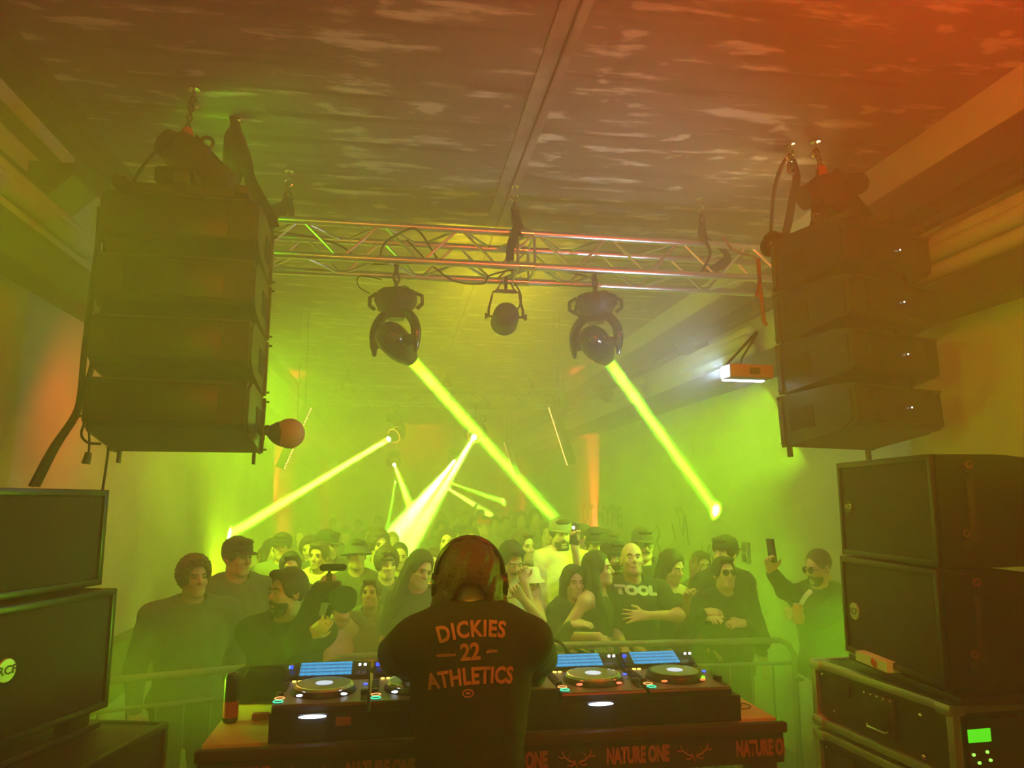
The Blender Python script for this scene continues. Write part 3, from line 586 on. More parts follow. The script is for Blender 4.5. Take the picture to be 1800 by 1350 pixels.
# amp racks
ALUE=M('rack_extrusion',(.60,.57,.5),.38,.85,bump=.05,bs=60)
RPLY=M('rack_laminate',(.016,.02,.016),.4,bump=.1,bs=150)
def rack(label,z0,H,loc,yaw,lid=.0,front=True):
    t=thing('amp_rack_case',label,'flight case',(loc[0],loc[1],z0),(0,0,yaw)); W=.74; D=.62
    MB().box((D/2,W/2,H/2),(D-.01,W-.01,H-.01)).build('case_body',RPLY,t,smooth=False)
    e=.032
    def edge(nm,c,d): MB().box(c,d,ch=.005).build(nm,ALUE,t)
    for z in(e/2,H-e/2):
        edge('edge_extrusion',(0.0,W/2,z),(e,W,e)); edge('edge_extrusion',(D/2,0,z),(D,e,e)); edge('edge_extrusion',(D/2,W,z),(D,e,e)); edge('edge_extrusion',(D,W/2,z),(e,W,e))
    for (x,y) in((0,0),(0,W),(D,0),(D,W)): edge('edge_extrusion',(x,y,H/2),(e,e,H))
    for (x,y) in((0,0),(0,W)):
        for z in (.02,H-.02):
            MB().box((x+.01,y+(.02 if y==0 else -.02),z),(.075,.075,.046),ch=.016).build('corner_ball',ALUE,t)
    # recessed catch
    c=MB().box((-.008,W*.47,H*.52),(.012,.17,.15),ch=.004).build('catch_plate',STEEL,t)
    MB().box((-.016,W*.47,H*.50),(.008,.12,.09),ch=.003).build('catch_dish',M('dish_dark',(.05,.045,.03),.4,.6),c)
    MB().tube([(-.02,W*.47-.055,H*.52-.045),(-.026,W*.47-.05,H*.52-.052),(-.026,W*.47+.05,H*.52-.052),(-.02,W*.47+.055,H*.52-.045)],.005,6).build('catch_handle',CHROME,c)
    for i in range(5): MB().ell((-.016,W*.47-.07+i*.035,H*.52+.065),(.004,.006,.006),n=8,m=6).build('rivet',CHROME,c)
    MB().ell((-.006,.14,H*.72),(.008,.010,.010),n=10,m=6).ell((-.006,.14,H*.2),(.008,.010,.010),n=10,m=6).ell((-.006,W-.12,H*.3),(.006,.008,.008),n=10,m=6).ell((-.006,W-.05,H*.8),(.005,.007,.007),n=10,m=6).build('rivet_set',CHROME,t)
    MB().box((-.006,W*.78,H*.70),(.008,.12,.06),ch=.003).build('name_plate',STEEL,t)
    if front:
        MB().box((D/2,-.012,H/2-.005),(D-.08,.014,H-.09)).build('amplifier_front',BLK2,t,smooth=False)
        MB().box((.08,-.02,H*.62),(.09,.005,.042),ch=.002).build('lcd_screen',M('green_lcd',(.1,.6,.05),.4,emit=(.10,1,.02),es=.9),t)
        m=MB()
        for q in((.05,.40),(.105,.42),(.07,.30),(.115,.32)): m.ell((q[0],-.021,H*q[1]),(.007,.004,.005),n=8,m=6)
        m.build('green_buttons',M('green_led',(.2,1,.1),.4,emit=(.3,1,.1),es=2),t)
    return t
RL=(1.875,2.36)
rack('upper amp rack flight case with green display under right stack',.84,.265,RL,R(4))
rack('lower amp rack flight case under the right stack',.50,.325,RL,R(4),front=True)
t=thing('rolling_case','black wheeled case at the bottom of the right rack','flight case',(RL[0],RL[1],0),(0,0,R(4)))
MB().box((.31,.37,.29),(.62,.74,.40)).build('case_body',RPLY,t,smooth=False)
for x in(.08,.54):
    for y in(.08,.66): MB().cyl((x-.02,y,.045),(x+.02,y,.045),.045,n=16).build('caster',RUB,t)
t=thing('red_tape','short strip of red tape on the upper rack','tape',Vector((RL[0]-.021,RL[1]+.555,1.02)),(0,0,R(4)))
MB().box((0,0,0),(.003,.018,.085),Matrix.Rotation(R(-12),3,'X')).build('tape_strip',M('red_tape',(.7,.05,.04),.6),t)
# left stack (mirrored: grille faces +X)
LSY=R(-19)
stack_cab('upper black speaker of the left floor stack',(-1.29,2.36,1.475),LSY,.345,W=.68,D=.52,taper=.04,side=-1)
stack_cab('lower black speaker of left floor stack, round silver badge',(-1.24,2.30,1.055),LSY,.41,W=.72,D=.56,taper=.04,side=-1,badge=(.262,.22,.036))
MB_=None
t=thing('speaker_base','black bracket and base under the left floor stack','base',(-1.235,2.30,.985),LSY and (0,0,LSY))
MB().box((-.28,.36,.01),(.55,.72,.02),ch=.003).box((-.04,.62,.045),(.06,.10,.05),ch=.006).box((-.04,.10,.045),(.06,.10,.05),ch=.006).box((-.4,.36,.045),(.08,.6,.05)).build('plate',STEEL,t)
t=thing('amp_rack_case','black flight case under the left floor stack','flight case',(-1.02,2.15,0),(0,0,R(-14)))
MB().box((-.38,.45,.49),(.76,.88,.97),ch=.006).build('case_body',M('case_brown_black',(.03,.022,.014),.5,bump=.1,bs=80),t,smooth=False)
for z in(.97,.55): MB().box((0.0,.45,z),(.024,.9,.024),ch=.004).box((-.38,.9,z),(.78,.024,.024),ch=.004).build('edge_extrusion',STEEL,t)
MB().box((0,.9,.49),(.024,.024,.97),ch=.004).build('edge_extrusion',STEEL,t)
# ---------------------------------------------------------------- DJ table
TX0,TX1,TY0,TY1,TZ=-.59,1.40,2.61,3.62,1.0
def wood_top():
    m=M('table_top_wood',(.62,.50,.22),.34,bump=.08,bs=12,var=.2,vs=3,spec=.6); return m
t=thing('dj_table','long wooden DJ table with dark printed front board','table',((TX0+TX1)/2,TY0,0)); TW=TX1-TX0; cx=TW/2
MB().box((0,.56,TZ-.018),(TW,TY1-TY0,.036),ch=.004).build('table_top',wood_top(),t)
MB().box((0,.0,TZ-.016),(TW+.01,.03,.034),ch=.004).build('top_edge',M('edge_red_brown',(.05,.018,.010),.6),t)
skirt=MB().box((0,.012,TZ-.085),(TW-.01,.022,.10)).box((cx-.012,.45,TZ-.085),(.022,.88,.10)).box((-cx+.012,.45,TZ-.085),(.022,.88,.10)).build('front_board',M('board_black',(.03,.022,.016),.6),t,smooth=False)
for sx in(-1,1):
    for y in (.06,1.06): MB().box((sx*(cx-.07),y,(TZ-.04)/2),(.09,.09,TZ-.04),ch=.006).build('leg',M('leg_brown',(.10,.04,.025),.6),t)
MB().box((-.25,.10,.42),(1.4,.02,.84)).build('modesty_cloth',M('black_cloth',(.012,.012,.012),.9,bump=.2,bs=30),t)
PRINT=M('red_brown_print',(.42,.10,.065),.7)
cxw=(TX0+TX1)/2
for lx in (-.88,-.42,.02,.45,.86):
    wid=.225
    me=text_mesh('NATURE ONE',.062,.0030,0,space=.98,xs=.50)
    xs=[v.co.x for v in me.vertices]; sc=wid/(max(xs)-min(xs)); dx=lx+(.06 if lx>.8 else 0)
    me2=me
    for v in me2.vertices: v.co.x*=sc; v.co.y*=1.15
    if lx>.8:
        for v in me2.vertices: v.co.x=min(v.co.x,cx-.004-dx)
    place_mesh(me2,lambda x,y,z:Vector((x+dx,-.003-abs(z),TZ-.085+y)),'printed_lettering',PRINT,skirt)
def emblem(x):
    m=MB(); z=TZ-.085; y=-.001
    for s in(-1,1):
        m.tube([(x+s*.008,y,z-.012),(x+s*.028,y,z-.006),(x+s*.045,y,z+.008),(x+s*.052,y,z+.026)],.0028,5,flat=.4)
        m.tube([(x+s*.03,y,z-.006),(x+s*.028,y,z+.010),(x+s*.022,y,z+.018)],.0024,5,flat=.4)
        m.tube([(x+s*.044,y,z+.006),(x+s*.058,y,z+.004),(x+s*.064,y,z+.010)],.0024,5,flat=.4)
        m.tube([(x+s*.005,y,z-.014),(x+s*.020,y,z-.022),(x+s*.034,y,z-.020)],.0024,5,flat=.4)
    m.tube([(x-.01,y,z-.004),(x,y,z-.03),(x+.01,y,z-.004)],.003,5,flat=.4)
    m.build('printed_emblem',PRINT,skirt)
for x in(-.65,-.20,.235,.655): emblem(x)
# black riser the players stand on
RX0,RX1,RY0,RY1,RZ=-.38,1.255,2.645,3.09,1.035
t=thing('deck_riser','long black flight case tray under the players','flight case',((RX0+RX1)/2,RY0,TZ))
w=RX1-RX0
MB().box((0,.22,.016),(w,.44,.032)).box((0,.006,.045),(w,.014,.085)).box((-w/2+.007,.22,.045),(.014,.44,.085)).box((w/2-.007,.22,.045),(.014,.44,.085)).build('tray',BLK2,t,smooth=False)
MB().box((-.58,-.003,.06),(.05,.006,.028),ch=.002).build('red_sticker',M('sticker_red',(.38,.07,.05),.6),t)
# media players
def screen_mat(seed):
    m=bpy.data.materials.new('player_screen'); m.use_nodes=True; nt=m.node_tree; b=nt.nodes['Principled BSDF']; L=nt.links
    tc=nt.nodes.new('ShaderNodeTexCoord'); mp=nt.nodes.new('ShaderNodeMapping'); mp.inputs['Location'].default_value=(seed,seed,0)
    L.new(tc.outputs['Object'],mp.inputs[0])
    mp2=nt.nodes.new('ShaderNodeMapping'); mp2.inputs['Scale'].default_value=(140,2,2); L.new(mp.outputs[0],mp2.inputs[0])
    n=nt.nodes.new('ShaderNodeTexNoise'); n.inputs['Scale'].default_value=1; n.inputs['Detail'].default_value=3; L.new(mp2.outputs[0],n.inputs['Vector'])
    sp=nt.nodes.new('ShaderNodeSeparateXYZ'); L.new(tc.outputs['Object'],sp.inputs[0])
    w=nt.nodes.new('ShaderNodeMath'); w.operation='PINGPONG'; w.inputs[1].default_value=.011; L.new(sp.outputs['Y'],w.inputs[0])
    w2=nt.nodes.new('ShaderNodeMath'); w2.operation='MULTIPLY'; w2.inputs[1].default_value=80; L.new(w.outputs[0],w2.inputs[0])
    a=nt.nodes.new('ShaderNodeMath'); a.operation='ADD'; L.new(w2.outputs[0],a.inputs[0]); L.new(n.outputs['Fac'],a.inputs[1])
    r=nt.nodes.new('ShaderNodeValToRGB'); r.color_ramp.interpolation='CONSTANT'; e=r.color_ramp.elements
    e[0].position=0; e[0].color=(.03,.22,.50,1); e[1].position=.62; e[1].color=(.02,.50,1,1)
    x=e.new(.95); x.color=(.35,.75,.95,1); x=e.new(1.0); x.color=(.03,.30,.75,1)
    dv=nt.nodes.new('ShaderNodeMath'); dv.operation='MULTIPLY'; dv.inputs[1].default_value=.72; L.new(a.outputs[0],dv.inputs[0]); L.new(dv.outputs[0],r.inputs[0])
    b.inputs['Base Color'].default_value=(.01,.01,.02,1); b.inputs['Roughness'].default_value=.2
    L.new(r.outputs[0],b.inputs['Emission Color']); b.inputs['Emission Strength'].default_value=.85
    return m
PLATE=M('player_top_silver',(.26,.26,.23),.45,.3,bump=.05,bs=200)
BTN=M('button_black',(.02,.02,.02),.4)
def led(c,s): return M('led_%d_%d_%d'%tuple(int(x*99) for x in c),c,.4,emit=c,es=s)
def ring(mb,c,r,t=.0015): mb.torus(c,r,t,(0,0,1),20,6)
def player(label,x,jog=(1,1,1),jogs=.5,glow=False,warm=True,cue=True):
    t=thing('media_player',label,'media player',(x,RY0+.012,RZ+.005),(0,0,0)); W=.308; D=.40; H=.072
    body=MB(); body.prism([(0,0),(0,H-.006),(.004,H),(.30,H+.006),(.305,H+.012),(D,H+.05),(D,0)],-W/2,W/2,lambda u,v,w:Vector((w,u,v))); body.build('player_body',BLK2,t,smooth=False)
    sl=.006/.30
    MB().prism([(.006,H+.001),(.006,H+.003),(.292,H+.009),(.292,H+.006)],-W/2+.004,W/2-.004,lambda u,v,w:Vector((w,u,v))).build('top_plate',PLATE,t,smooth=False)
    ang=math.atan2(.038,.095); rot=Matrix.Rotation(ang,3,'X')
    sc_=MB().box((0,0,0),(W-.02,.094,.006),rot,ch=.002).build('screen_bezel',BLK2,t,loc=(0,.352,H+.036))
    ob=MB().box((0,0,0),(.19,.078,.003)).build('screen',screen_mat(x*3.1),sc_,smooth=False,loc=(-.01,0,.0035)); ob.rotation_euler=(ang,0,0)
    ob.location=rot@Vector((-.01,0,.0045))
    jc=Vector((.0,.155,H+.004))
    j=MB().lathe([(.112,0),(.112,.008),(.104,.020),(.100,.026),(.094,.028),(.085,.027)],jc,(0,0,1),48).build('jog_wheel',BLK2,t)
    MB().lathe([(.104,.020),(.1045,.022),(.098,.0285),(.092,.0288),(.092,.026)],jc,(0,0,1),48).build('jog_rim',CHROME if jogs>.4 else STEEL,j)
    MB().lathe([(.091,.024),(.091,.0285),(.03,.029),(.001,.029)],jc,(0,0,1),48).build('jog_platter',M('platter_satin',(.30,.30,.26),.3,.6),j)
    MB().lathe([(.030,.0285),(.030,.0305),(.001,.0305)],jc,(0,0,1),24).build('jog_display',led((.55,.75,1),jogs),j)
    for a in(-50,-130):
        c=jc+Vector((.112*math.cos(R(a)),.112*math.sin(R(a)),.010)); MB().ell(c,(.014,.006,.004),n=10,m=6).build('jog_marker',led(jog,3.0 if jogs>.3 else 1.5),j)
    for k in range(5): MB().box((-.142,.16+k*.024,H+.011),(.026,.012,.008),ch=.002).build('loop_button',BTN,t)
    MB().cyl((-.142,.105,H),(-.142,.105,H+.02),.012,n=14).build('selector_knob',BTN,t)
    m=MB(); ring(m,(-.138,.028,H+.008),.016); m.build('play_button',led((.05,.9,.5),1.6),t)
    m=MB(); ring(m,(-.138,.066,H+.009),.016); m.build('cue_button',led((1,.5,.15),1.4),t)
    MB().cyl((-.138,.028,H+.002),(-.138,.028,H+.007),.014,n=18).cyl((-.138,.066,H+.002),(-.138,.066,H+.008),.014,n=18).build('button_cap',BTN,t)
    MB().box((-.118,.285,H+.012),(.014,.009,.005),ch=.001).box((-.098,.285,H+.012),(.014,.009,.005),ch=.001).build('hot_cue_light',led((1,.75,.15),2.0),t)
    MB().box((.142,.10,H+.005),(.020,.15,.003)).build('pitch_slot',BTN,t)
    MB().box((.142,.09,H+.014),(.024,.030,.018),ch=.003).build('pitch_fader',BLK2,t)
    MB().box((.142,.215,H+.011),(.014,.009,.004)).build('blue_led',led((.05,.12,1),2.0),t)
    MB().cyl((.115,.335,H+.05),(.115,.335,H+.058),.005,n=10).cyl((.135,.335,H+.05),(.135,.335,H+.058),.005,n=10).build('white_led',led((.8,.9,1),2.5),t)
    MB().cyl((-.138,.345,H+.045),(-.138,.345,H+.055),.008,n=12).build('usb_light',led((.02,.05,1),2.5),t)
    if glow: MB().ell((-.02,-.020,H*.55),(.045,.006,.0055),n=20,m=8).build('front_glare',led((.75,.88,1),9),t)  # glare on the riser front, made as a glowing patch
    return t
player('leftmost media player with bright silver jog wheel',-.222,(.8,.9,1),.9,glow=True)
player('second media player, under left hand of the DJ',.098,(.8,.9,1),.7)
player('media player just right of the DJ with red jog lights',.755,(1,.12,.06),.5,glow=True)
player('rightmost media player with pale green jog wheel',1.075,(1,.2,.06),.15)
# mixer
t=thing('dj_mixer','silver DJ mixer with knobs partly hidden by the DJ','mixer',(.427,RY0+.012,RZ+.005))
MB().box((0,.20,.045),(.32,.40,.09),ch=.004).build('mixer_body',BLK2,t); MB().box((0,.20,.0915),(.31,.39,.004)).build('mixer_plate',PLATE,t,smooth=False)
for i in range(4):
    for k in range(5):
        MB().cyl((-.115+i*.055,.17+k*.04,.093),(-.115+i*.055,.17+k*.04,.113),.0085,.007,n=12).build('knob',BTN,t)
    MB().box((-.115+i*.055,.09,.10),(.012,.02,.018),ch=.002).build('fader',BTN,t)
MB().box((.125,.31,.096),(.05,.03,.004)).build('mixer_display',led((.6,.8,1),1.6),t); MB().box((.125,.23,.096),(.026,.016,.005)).build('blue_pad',led((.03,.15,1),2),t)
# energy drink can
p=PZ(404,1270,TZ); t=thing('drink_can','tall dark blue and red drink can on left table end','can',p)
MB().lathe([(.020,0),(.0255,.006),(.0265,.012),(.0265,.075),(.0265,.145),(.0255,.153),(.021,.163),(.0205,.166)],(0,0,0),(0,0,1),28).build('can_body',M('can_dark_blue',(.03,.04,.08),.25,.6),t)
MB().lathe([(.0268,.02),(.0268,.075),(.0262,.075),(.0262,.02)],(0,0,0),(0,0,1),28).build('can_band',M('can_red',(.5,.06,.05),.3,.4),t)
MB().lathe([(.0205,.166),(.021,.168),(.018,.165),(.001,.164)],(0,0,0),(0,0,1),28).build('can_lid',ALU,t)
# dark bag and bits behind/left of the players
p=PZ(455,1225,TZ)
t=thing('black_bag','black soft bag on the table left of the players','bag',(p.x+.04,3.24,TZ))
MB().box((0,0,.055),(.30,.22,.11),ch=.04).build('bag_body',WEB,t); MB().tube([(-.08,-.08,.10),(-.06,-.1,.135),(.06,-.1,.135),(.08,-.08,.10)],.007,6).build('bag_handle',RUB,t)
p=PZ(420,1258,TZ)
t=thing('loose_plug','small reddish plug on table beside the players','plug',(-.45,2.93,TZ))
MB().box((0,0,.012),(.06,.03,.024),ch=.006).build('plug_body',M('plug_red',(.3,.08,.06),.5),t); MB().cyl((.03,0,.012),(.06,0,.012),.004).build('plug_pin',CHROME,t)
p=PZ(990,1190,TZ)
t=thing('effects_box','dark box with cables behind the right players','effects unit',(.78,3.34,TZ))
MB().box((0,0,.05),(.34,.20,.10),ch=.012).build('box_body',BLK2,t)
for i in range(5): MB().cyl((-.12+i*.06,.0,.1),(-.12+i*.06,.0,.125),.014,.011,n=12).build('knob',BTN,t)
MB().box((.0,-.102,.05),(.10,.004,.03)).build('red_label',M('label_red',(.32,.05,.04),.6),t)
t=thing('adapter_box','black adapter box behind second player with cables','adapter',(.07,3.32,TZ))
MB().box((0,0,.04),(.22,.16,.08),ch=.012).box((.02,0,.09),(.10,.08,.03),ch=.008).build('box_body',BLK2,t)
t=thing('monitor_wedge','pale flat board lying at the rear of table','board',(1.0,3.46,TZ),(0,0,R(-4)))
MB().prism([(-.42,0),(-.42,.02),(-.1,.05),(.24,.045),(.34,.075),(.34,0)],-.13,.13,lambda u,v,w:Vector((u,w,v))).build('board_body',M('board_olive',(.22,.24,.12),.5),t,smooth=False)
for i,(pts,lab) in enumerate([
  ([(930,1150),(945,1135),(965,1125),(985,1130),(1000,1150),(1010,1168)],'black cable arching behind the DJ elbow'),
  ([(1000,1185),(1040,1165),(1080,1155),(1120,1152),(1160,1160),(1200,1172)],'black cable looping behind the two right players'),
  ([(1030,1190),(1060,1178),(1100,1180),(1140,1168)],'short black cable by the effects box'),
  ([(1010,1140),(1030,1150),(1050,1170),(1060,1185)],'thick black cable on the effects box'),
  ([(620,1195),(628,1183),(640,1177),(655,1180),(665,1190)],'black cable beside the adapter box'),
  ([(655,1178),(675,1170),(700,1172),(712,1182)],'black cable between adapter box and second player')]):
    cable(lab,[PY(x,y,3.32) for x,y in pts],.007)
t=thing('cable_heap','heap of tangled black cables on table right end','cable',(1.29,3.2,TZ))
mb=MB()
for k in range(5):
    a=random.uniform(0,6); mb.torus((random.uniform(-.04,.04),random.uniform(-.1,.1),.012+k*.008),random.uniform(.035,.06),.005,(random.uniform(-.3,.3),random.uniform(-.3,.3),1),20,6,sx=1.3)
mb.build('coil',RUB,t)
t=thing('ashtray_ring','wire ring lying on the right table end','ring',(1.33,2.82,TZ+.003)); MB().torus((0,0,0),.045,.002,(0,0,1),28,6).lathe([(.001,.008),(.010,.008),(.012,0)],(.0,0,-.002),n=12).build('ring_body',STEEL,t)
# ---------------------------------------------------------------- crowd barriers
def barrier(label,a,b,nb):
    a=Vector(a);b=Vector(b); L=(b-a).length; ang=math.atan2((b-a).y,(b-a).x)
    t=thing('crowd_barrier',label,'barrier',(a.x,a.y,FL),(0,0,ang)); H=1.1
    MB().tube([(0,0,.12),(0,0,H-.09),(.03,0,H-.03),(.09,0,H),(L-.09,0,H),(L-.03,0,H-.03),(L,0,H-.09),(L,0,.12),(L-.0,0,.10),(0,0,.10)],.019,10).build('barrier_frame',M('galvanised',(.20,.21,.20),.5,.5,bump=.05,bs=90),t)
    for q_ in(.18,H-.14): MB().cyl((0,0,q_),(L,0,q_),.011).build('cross_tube',M('galvanised',(.20,.21,.20),.5,.5),t)
    for i in range(nb):
        x=(i+1)*L/(nb+1); MB().cyl((x,0,.18),(x,0,H-.14),.007,n=8).build('upright_bar',M('galvanised',(.20,.21,.20),.5,.5),t)
    for x in(.12,L-.12): MB().box((x,0,.012),(.05,.50,.024)).cyl((x,0,0.01),(x,0,.18),.012).build('foot',M('galvanised',(.20,.21,.20),.5,.5),t)
    for s in (0,L): MB().torus((s+(.02 if s else -.02),0,.86),.03,.006,(0,0,1)).build('hook_ring',STEEL,t)
BY=4.60
barrier('right crowd barrier between table and front row',(.84,BY+.06,0),(2.55,BY-.02,0),11)
barrier('middle crowd barrier mostly hidden behind the DJ',(-.36,4.48,0),(.78,4.62,0),8)
barrier('left crowd barrier in front of the left silhouettes',(-1.52,4.06,0),(-.42,4.40,0),8)
# ---------------------------------------------------------------- people: one continuous surface per body, grown from a distance field
def smin(a,b,k):
    h=np.clip(.5+.5*(b-a)/k,0,1); return b*(1-h)+a*h-k*h*(1-h)
def sdf_surface(prims,h,noise=None):
    """prims: ('c',a,b,ra,rb,k) tapered capsule | ('e',centre,radii,Rot3|None,k) ellipsoid ; trailing '-' as 1st char suffix subtracts"""
    lo=np.array([1e9]*3); hi=-lo
    for p in prims:
        if p[0][-1]=='-': continue
        if p[0][0]=='c':
            for q,r in((p[1],p[3]),(p[2],p[4])): q=np.array(q); lo=np.minimum(lo,q-r); hi=np.maximum(hi,q+r)
        else: q=np.array(p[1]); r=max(p[2]); lo=np.minimum(lo,q-r); hi=np.maximum(hi,q+r)
    lo=lo-3*h-.01; hi=hi+3*h+.01
    n=np.ceil((hi-lo)/h).astype(int)+1
    ax=[(lo[i]+h*np.arange(n[i])).astype(np.float32) for i in range(3)]
    D=np.full(n,.05,np.float32)
    for p in prims:
        k=p[-1]; sub=p[0][-1]=='-'
        if p[0][0]=='c': a=np.array(p[1],float);b=np.array(p[2],float); rm=max(p[3],p[4]); bl=np.minimum(a,b)-rm; bh=np.maximum(a,b)+rm
        else: c=np.array(p[1],float); rm=max(p[2]); bl=c-rm; bh=c+rm
        mrg=k+2*h+.005
        i0=np.maximum(0,np.floor((bl-mrg-lo)/h).astype(int)); i1=np.minimum(n,np.ceil((bh+mrg-lo)/h).astype(int)+1)
        if (i1<=i0).any(): continue
        sl=tuple(slice(i0[i],i1[i]) for i in range(3))
        X=ax[0][sl[0]][:,None,None];Y=ax[1][sl[1]][None,:,None];Z=ax[2][sl[2]][None,None,:]
        if p[0][0]=='c':
            v=b-a; L=max(float(v@v),1e-9)
            t=np.clip(((X-a[0])*v[0]+(Y-a[1])*v[1]+(Z-a[2])*v[2])/L,0,1)
            d=np.sqrt((X-a[0]-t*v[0])**2+(Y-a[1]-t*v[1])**2+(Z-a[2]-t*v[2])**2)-(p[3]+(p[4]-p[3])*t)
        else:
            x,y,z=X-c[0],Y-c[1],Z-c[2]; Rt=p[3]
            if Rt is not None:
                m=np.array(Rt).T
                x,y,z=(m[0,0]*x+m[0,1]*y+m[0,2]*z,m[1,0]*x+m[1,1]*y+m[1,2]*z,m[2,0]*x+m[2,1]*y+m[2,2]*z)
            r=p[2]; k0=np.sqrt((x/r[0])**2+(y/r[1])**2+(z/r[2])**2); k1=np.sqrt((x/r[0]**2)**2+(y/r[1]**2)**2+(z/r[2]**2)**2)+1e-9
            d=k0*(k0-1)/k1
        d=d.astype(np.float32)
        D[sl]=(-smin(-D[sl],d,k)) if sub else smin(D[sl],d,k)
    if noise:
        X=ax[0][:,None,None];Y=ax[1][None,:,None];Z=ax[2][None,None,:]
        D=D+noise(X,Y,Z).astype(np.float32)
    # surface nets
    S=D<0
    c=S[:-1,:-1,:-1].astype(np.int8)
    for dx in(0,1):
        for dy in(0,1):
            for dz in(0,1):
                if dx|dy|dz: c=c+S[dx:n[0]-1+dx,dy:n[1]-1+dy,dz:n[2]-1+dz]
    act=(c>0)&(c<8); idx=-np.ones(act.shape,np.int64); I=np.argwhere(act); idx[act]=np.arange(len(I))
    P=np.zeros((len(I),3)); W=np.zeros(len(I))
    cs=[(x,y,z) for x in(0,1) for y in(0,1) for z in(0,1)]
    for i,a in enumerate(cs):
        for b in cs[i+1:]:
            if sum(abs(a[q]-b[q]) for q in range(3))!=1: continue
            da=D[I[:,0]+a[0],I[:,1]+a[1],I[:,2]+a[2]]; db=D[I[:,0]+b[0],I[:,1]+b[1],I[:,2]+b[2]]
            m=(da<0)!=(db<0); t=np.where(m,da/np.where(m,da-db,1),0)
            for q in range(3): P[:,q]+=np.where(m,a[q]+t*(b[q]-a[q]),0)
            W+=m
    V=(P/W[:,None]+I)*h+lo
    F=[]
    for axi in range(3):
        o1,o2=[(1,2),(2,0),(0,1)][axi]
        sa=[slice(None)]*3; sb=[slice(None)]*3; sa[axi]=slice(0,-1); sb[axi]=slice(1,None)
        E=np.argwhere(S[tuple(sa)]!=S[tuple(sb)]); E=E[(E[:,o1]>0)&(E[:,o2]>0)&(E[:,o1]<n[o1]-1)&(E[:,o2]<n[o2]-1)]
        def g(u,v):
            q=E.copy(); q[:,o1]-=u; q[:,o2]-=v; return idx[q[:,0],q[:,1],q[:,2]]
        f=np.stack([g(0,0),g(1,0),g(1,1),g(0,1)],1); ins=S[tuple(sa)][E[:,0],E[:,1],E[:,2]]
        f[~ins]=f[~ins][:,::-1]; F.append(f)
    F=np.concatenate(F); F=F[(F>=0).all(1)]
    return V,F
def sdf_obj(name,prims,h,mat,parent=None,noise=None):
    V,F=sdf_surface(prims,h,noise)
    me=bpy.data.meshes.new(name); me.vertices.add(len(V)); me.vertices.foreach_set('co',V.astype(np.float32).ravel())
    me.loops.add(len(F)*4); me.loops.foreach_set('vertex_index',F.astype(np.int32).ravel()[:].tolist())
    me.polygons.add(len(F)); me.polygons.foreach_set('loop_start',np.arange(0,len(F)*4,4,dtype=np.int32)); me.polygons.foreach_set('loop_total',np.full(len(F),4,np.int32))
    me.update(calc_edges=True); me.validate(); me.polygons.foreach_set('use_smooth',[True]*len(me.polygons)); me.materials.append(mat)
    o=bpy.data.objects.new(name,me); COL.objects.link(o)
    if parent is not None: o.parent=parent
    return o
SKIN={'fair':M('skin_fair',(.55,.36,.27),.5),'tan':M('skin_tan',(.42,.26,.18),.5),'mid':M('skin_mid',(.32,.19,.12),.5)}
def cloth(name,c): return M('cloth_'+name,c,.88,bump=.35,bs=45)
CL={'black':cloth('black',(.018,.018,.02)),'dark':cloth('dark',(.05,.05,.055)),'grey':cloth('grey',(.20,.20,.20)),'light':cloth('light',(.55,.55,.52)),'white':cloth('white',(.75,.75,.72)),
    'olive':cloth('olive',(.14,.15,.09)),'brown':cloth('brown',(.12,.08,.05)),'jeans':cloth('jeans',(.06,.08,.12)),'cream':cloth('cream',(.72,.70,.55)),'red':cloth('red',(.6,.05,.05)),'pattern':M('cloth_pattern',(.30,.30,.28),.85,var=.8,vs=45)}
HAIR={'black':M('hair_black',(.012,.010,.009),.55,bump=.6,bs=120),'brown':M('hair_brown',(.05,.028,.016),.5,bump=.6,bs=120),'fair':M('hair_fair',(.22,.14,.06),.5,bump=.5,bs=120),'buzz':M('hair_buzz',(.10,.07,.05),.8,bump=.5,bs=300)}
DARK=M('eye_dark',(.01,.01,.01),.2); BROW=M('brow_dark',(.03,.02,.015),.8); LIP=M('lip',(.38,.16,.13),.5); LENSG=M('dark_lens',(.01,.01,.012),.1)
WHITE=M('eye_white',(.6,.6,.58),.3)
def npv(v): return np.array(v,float)
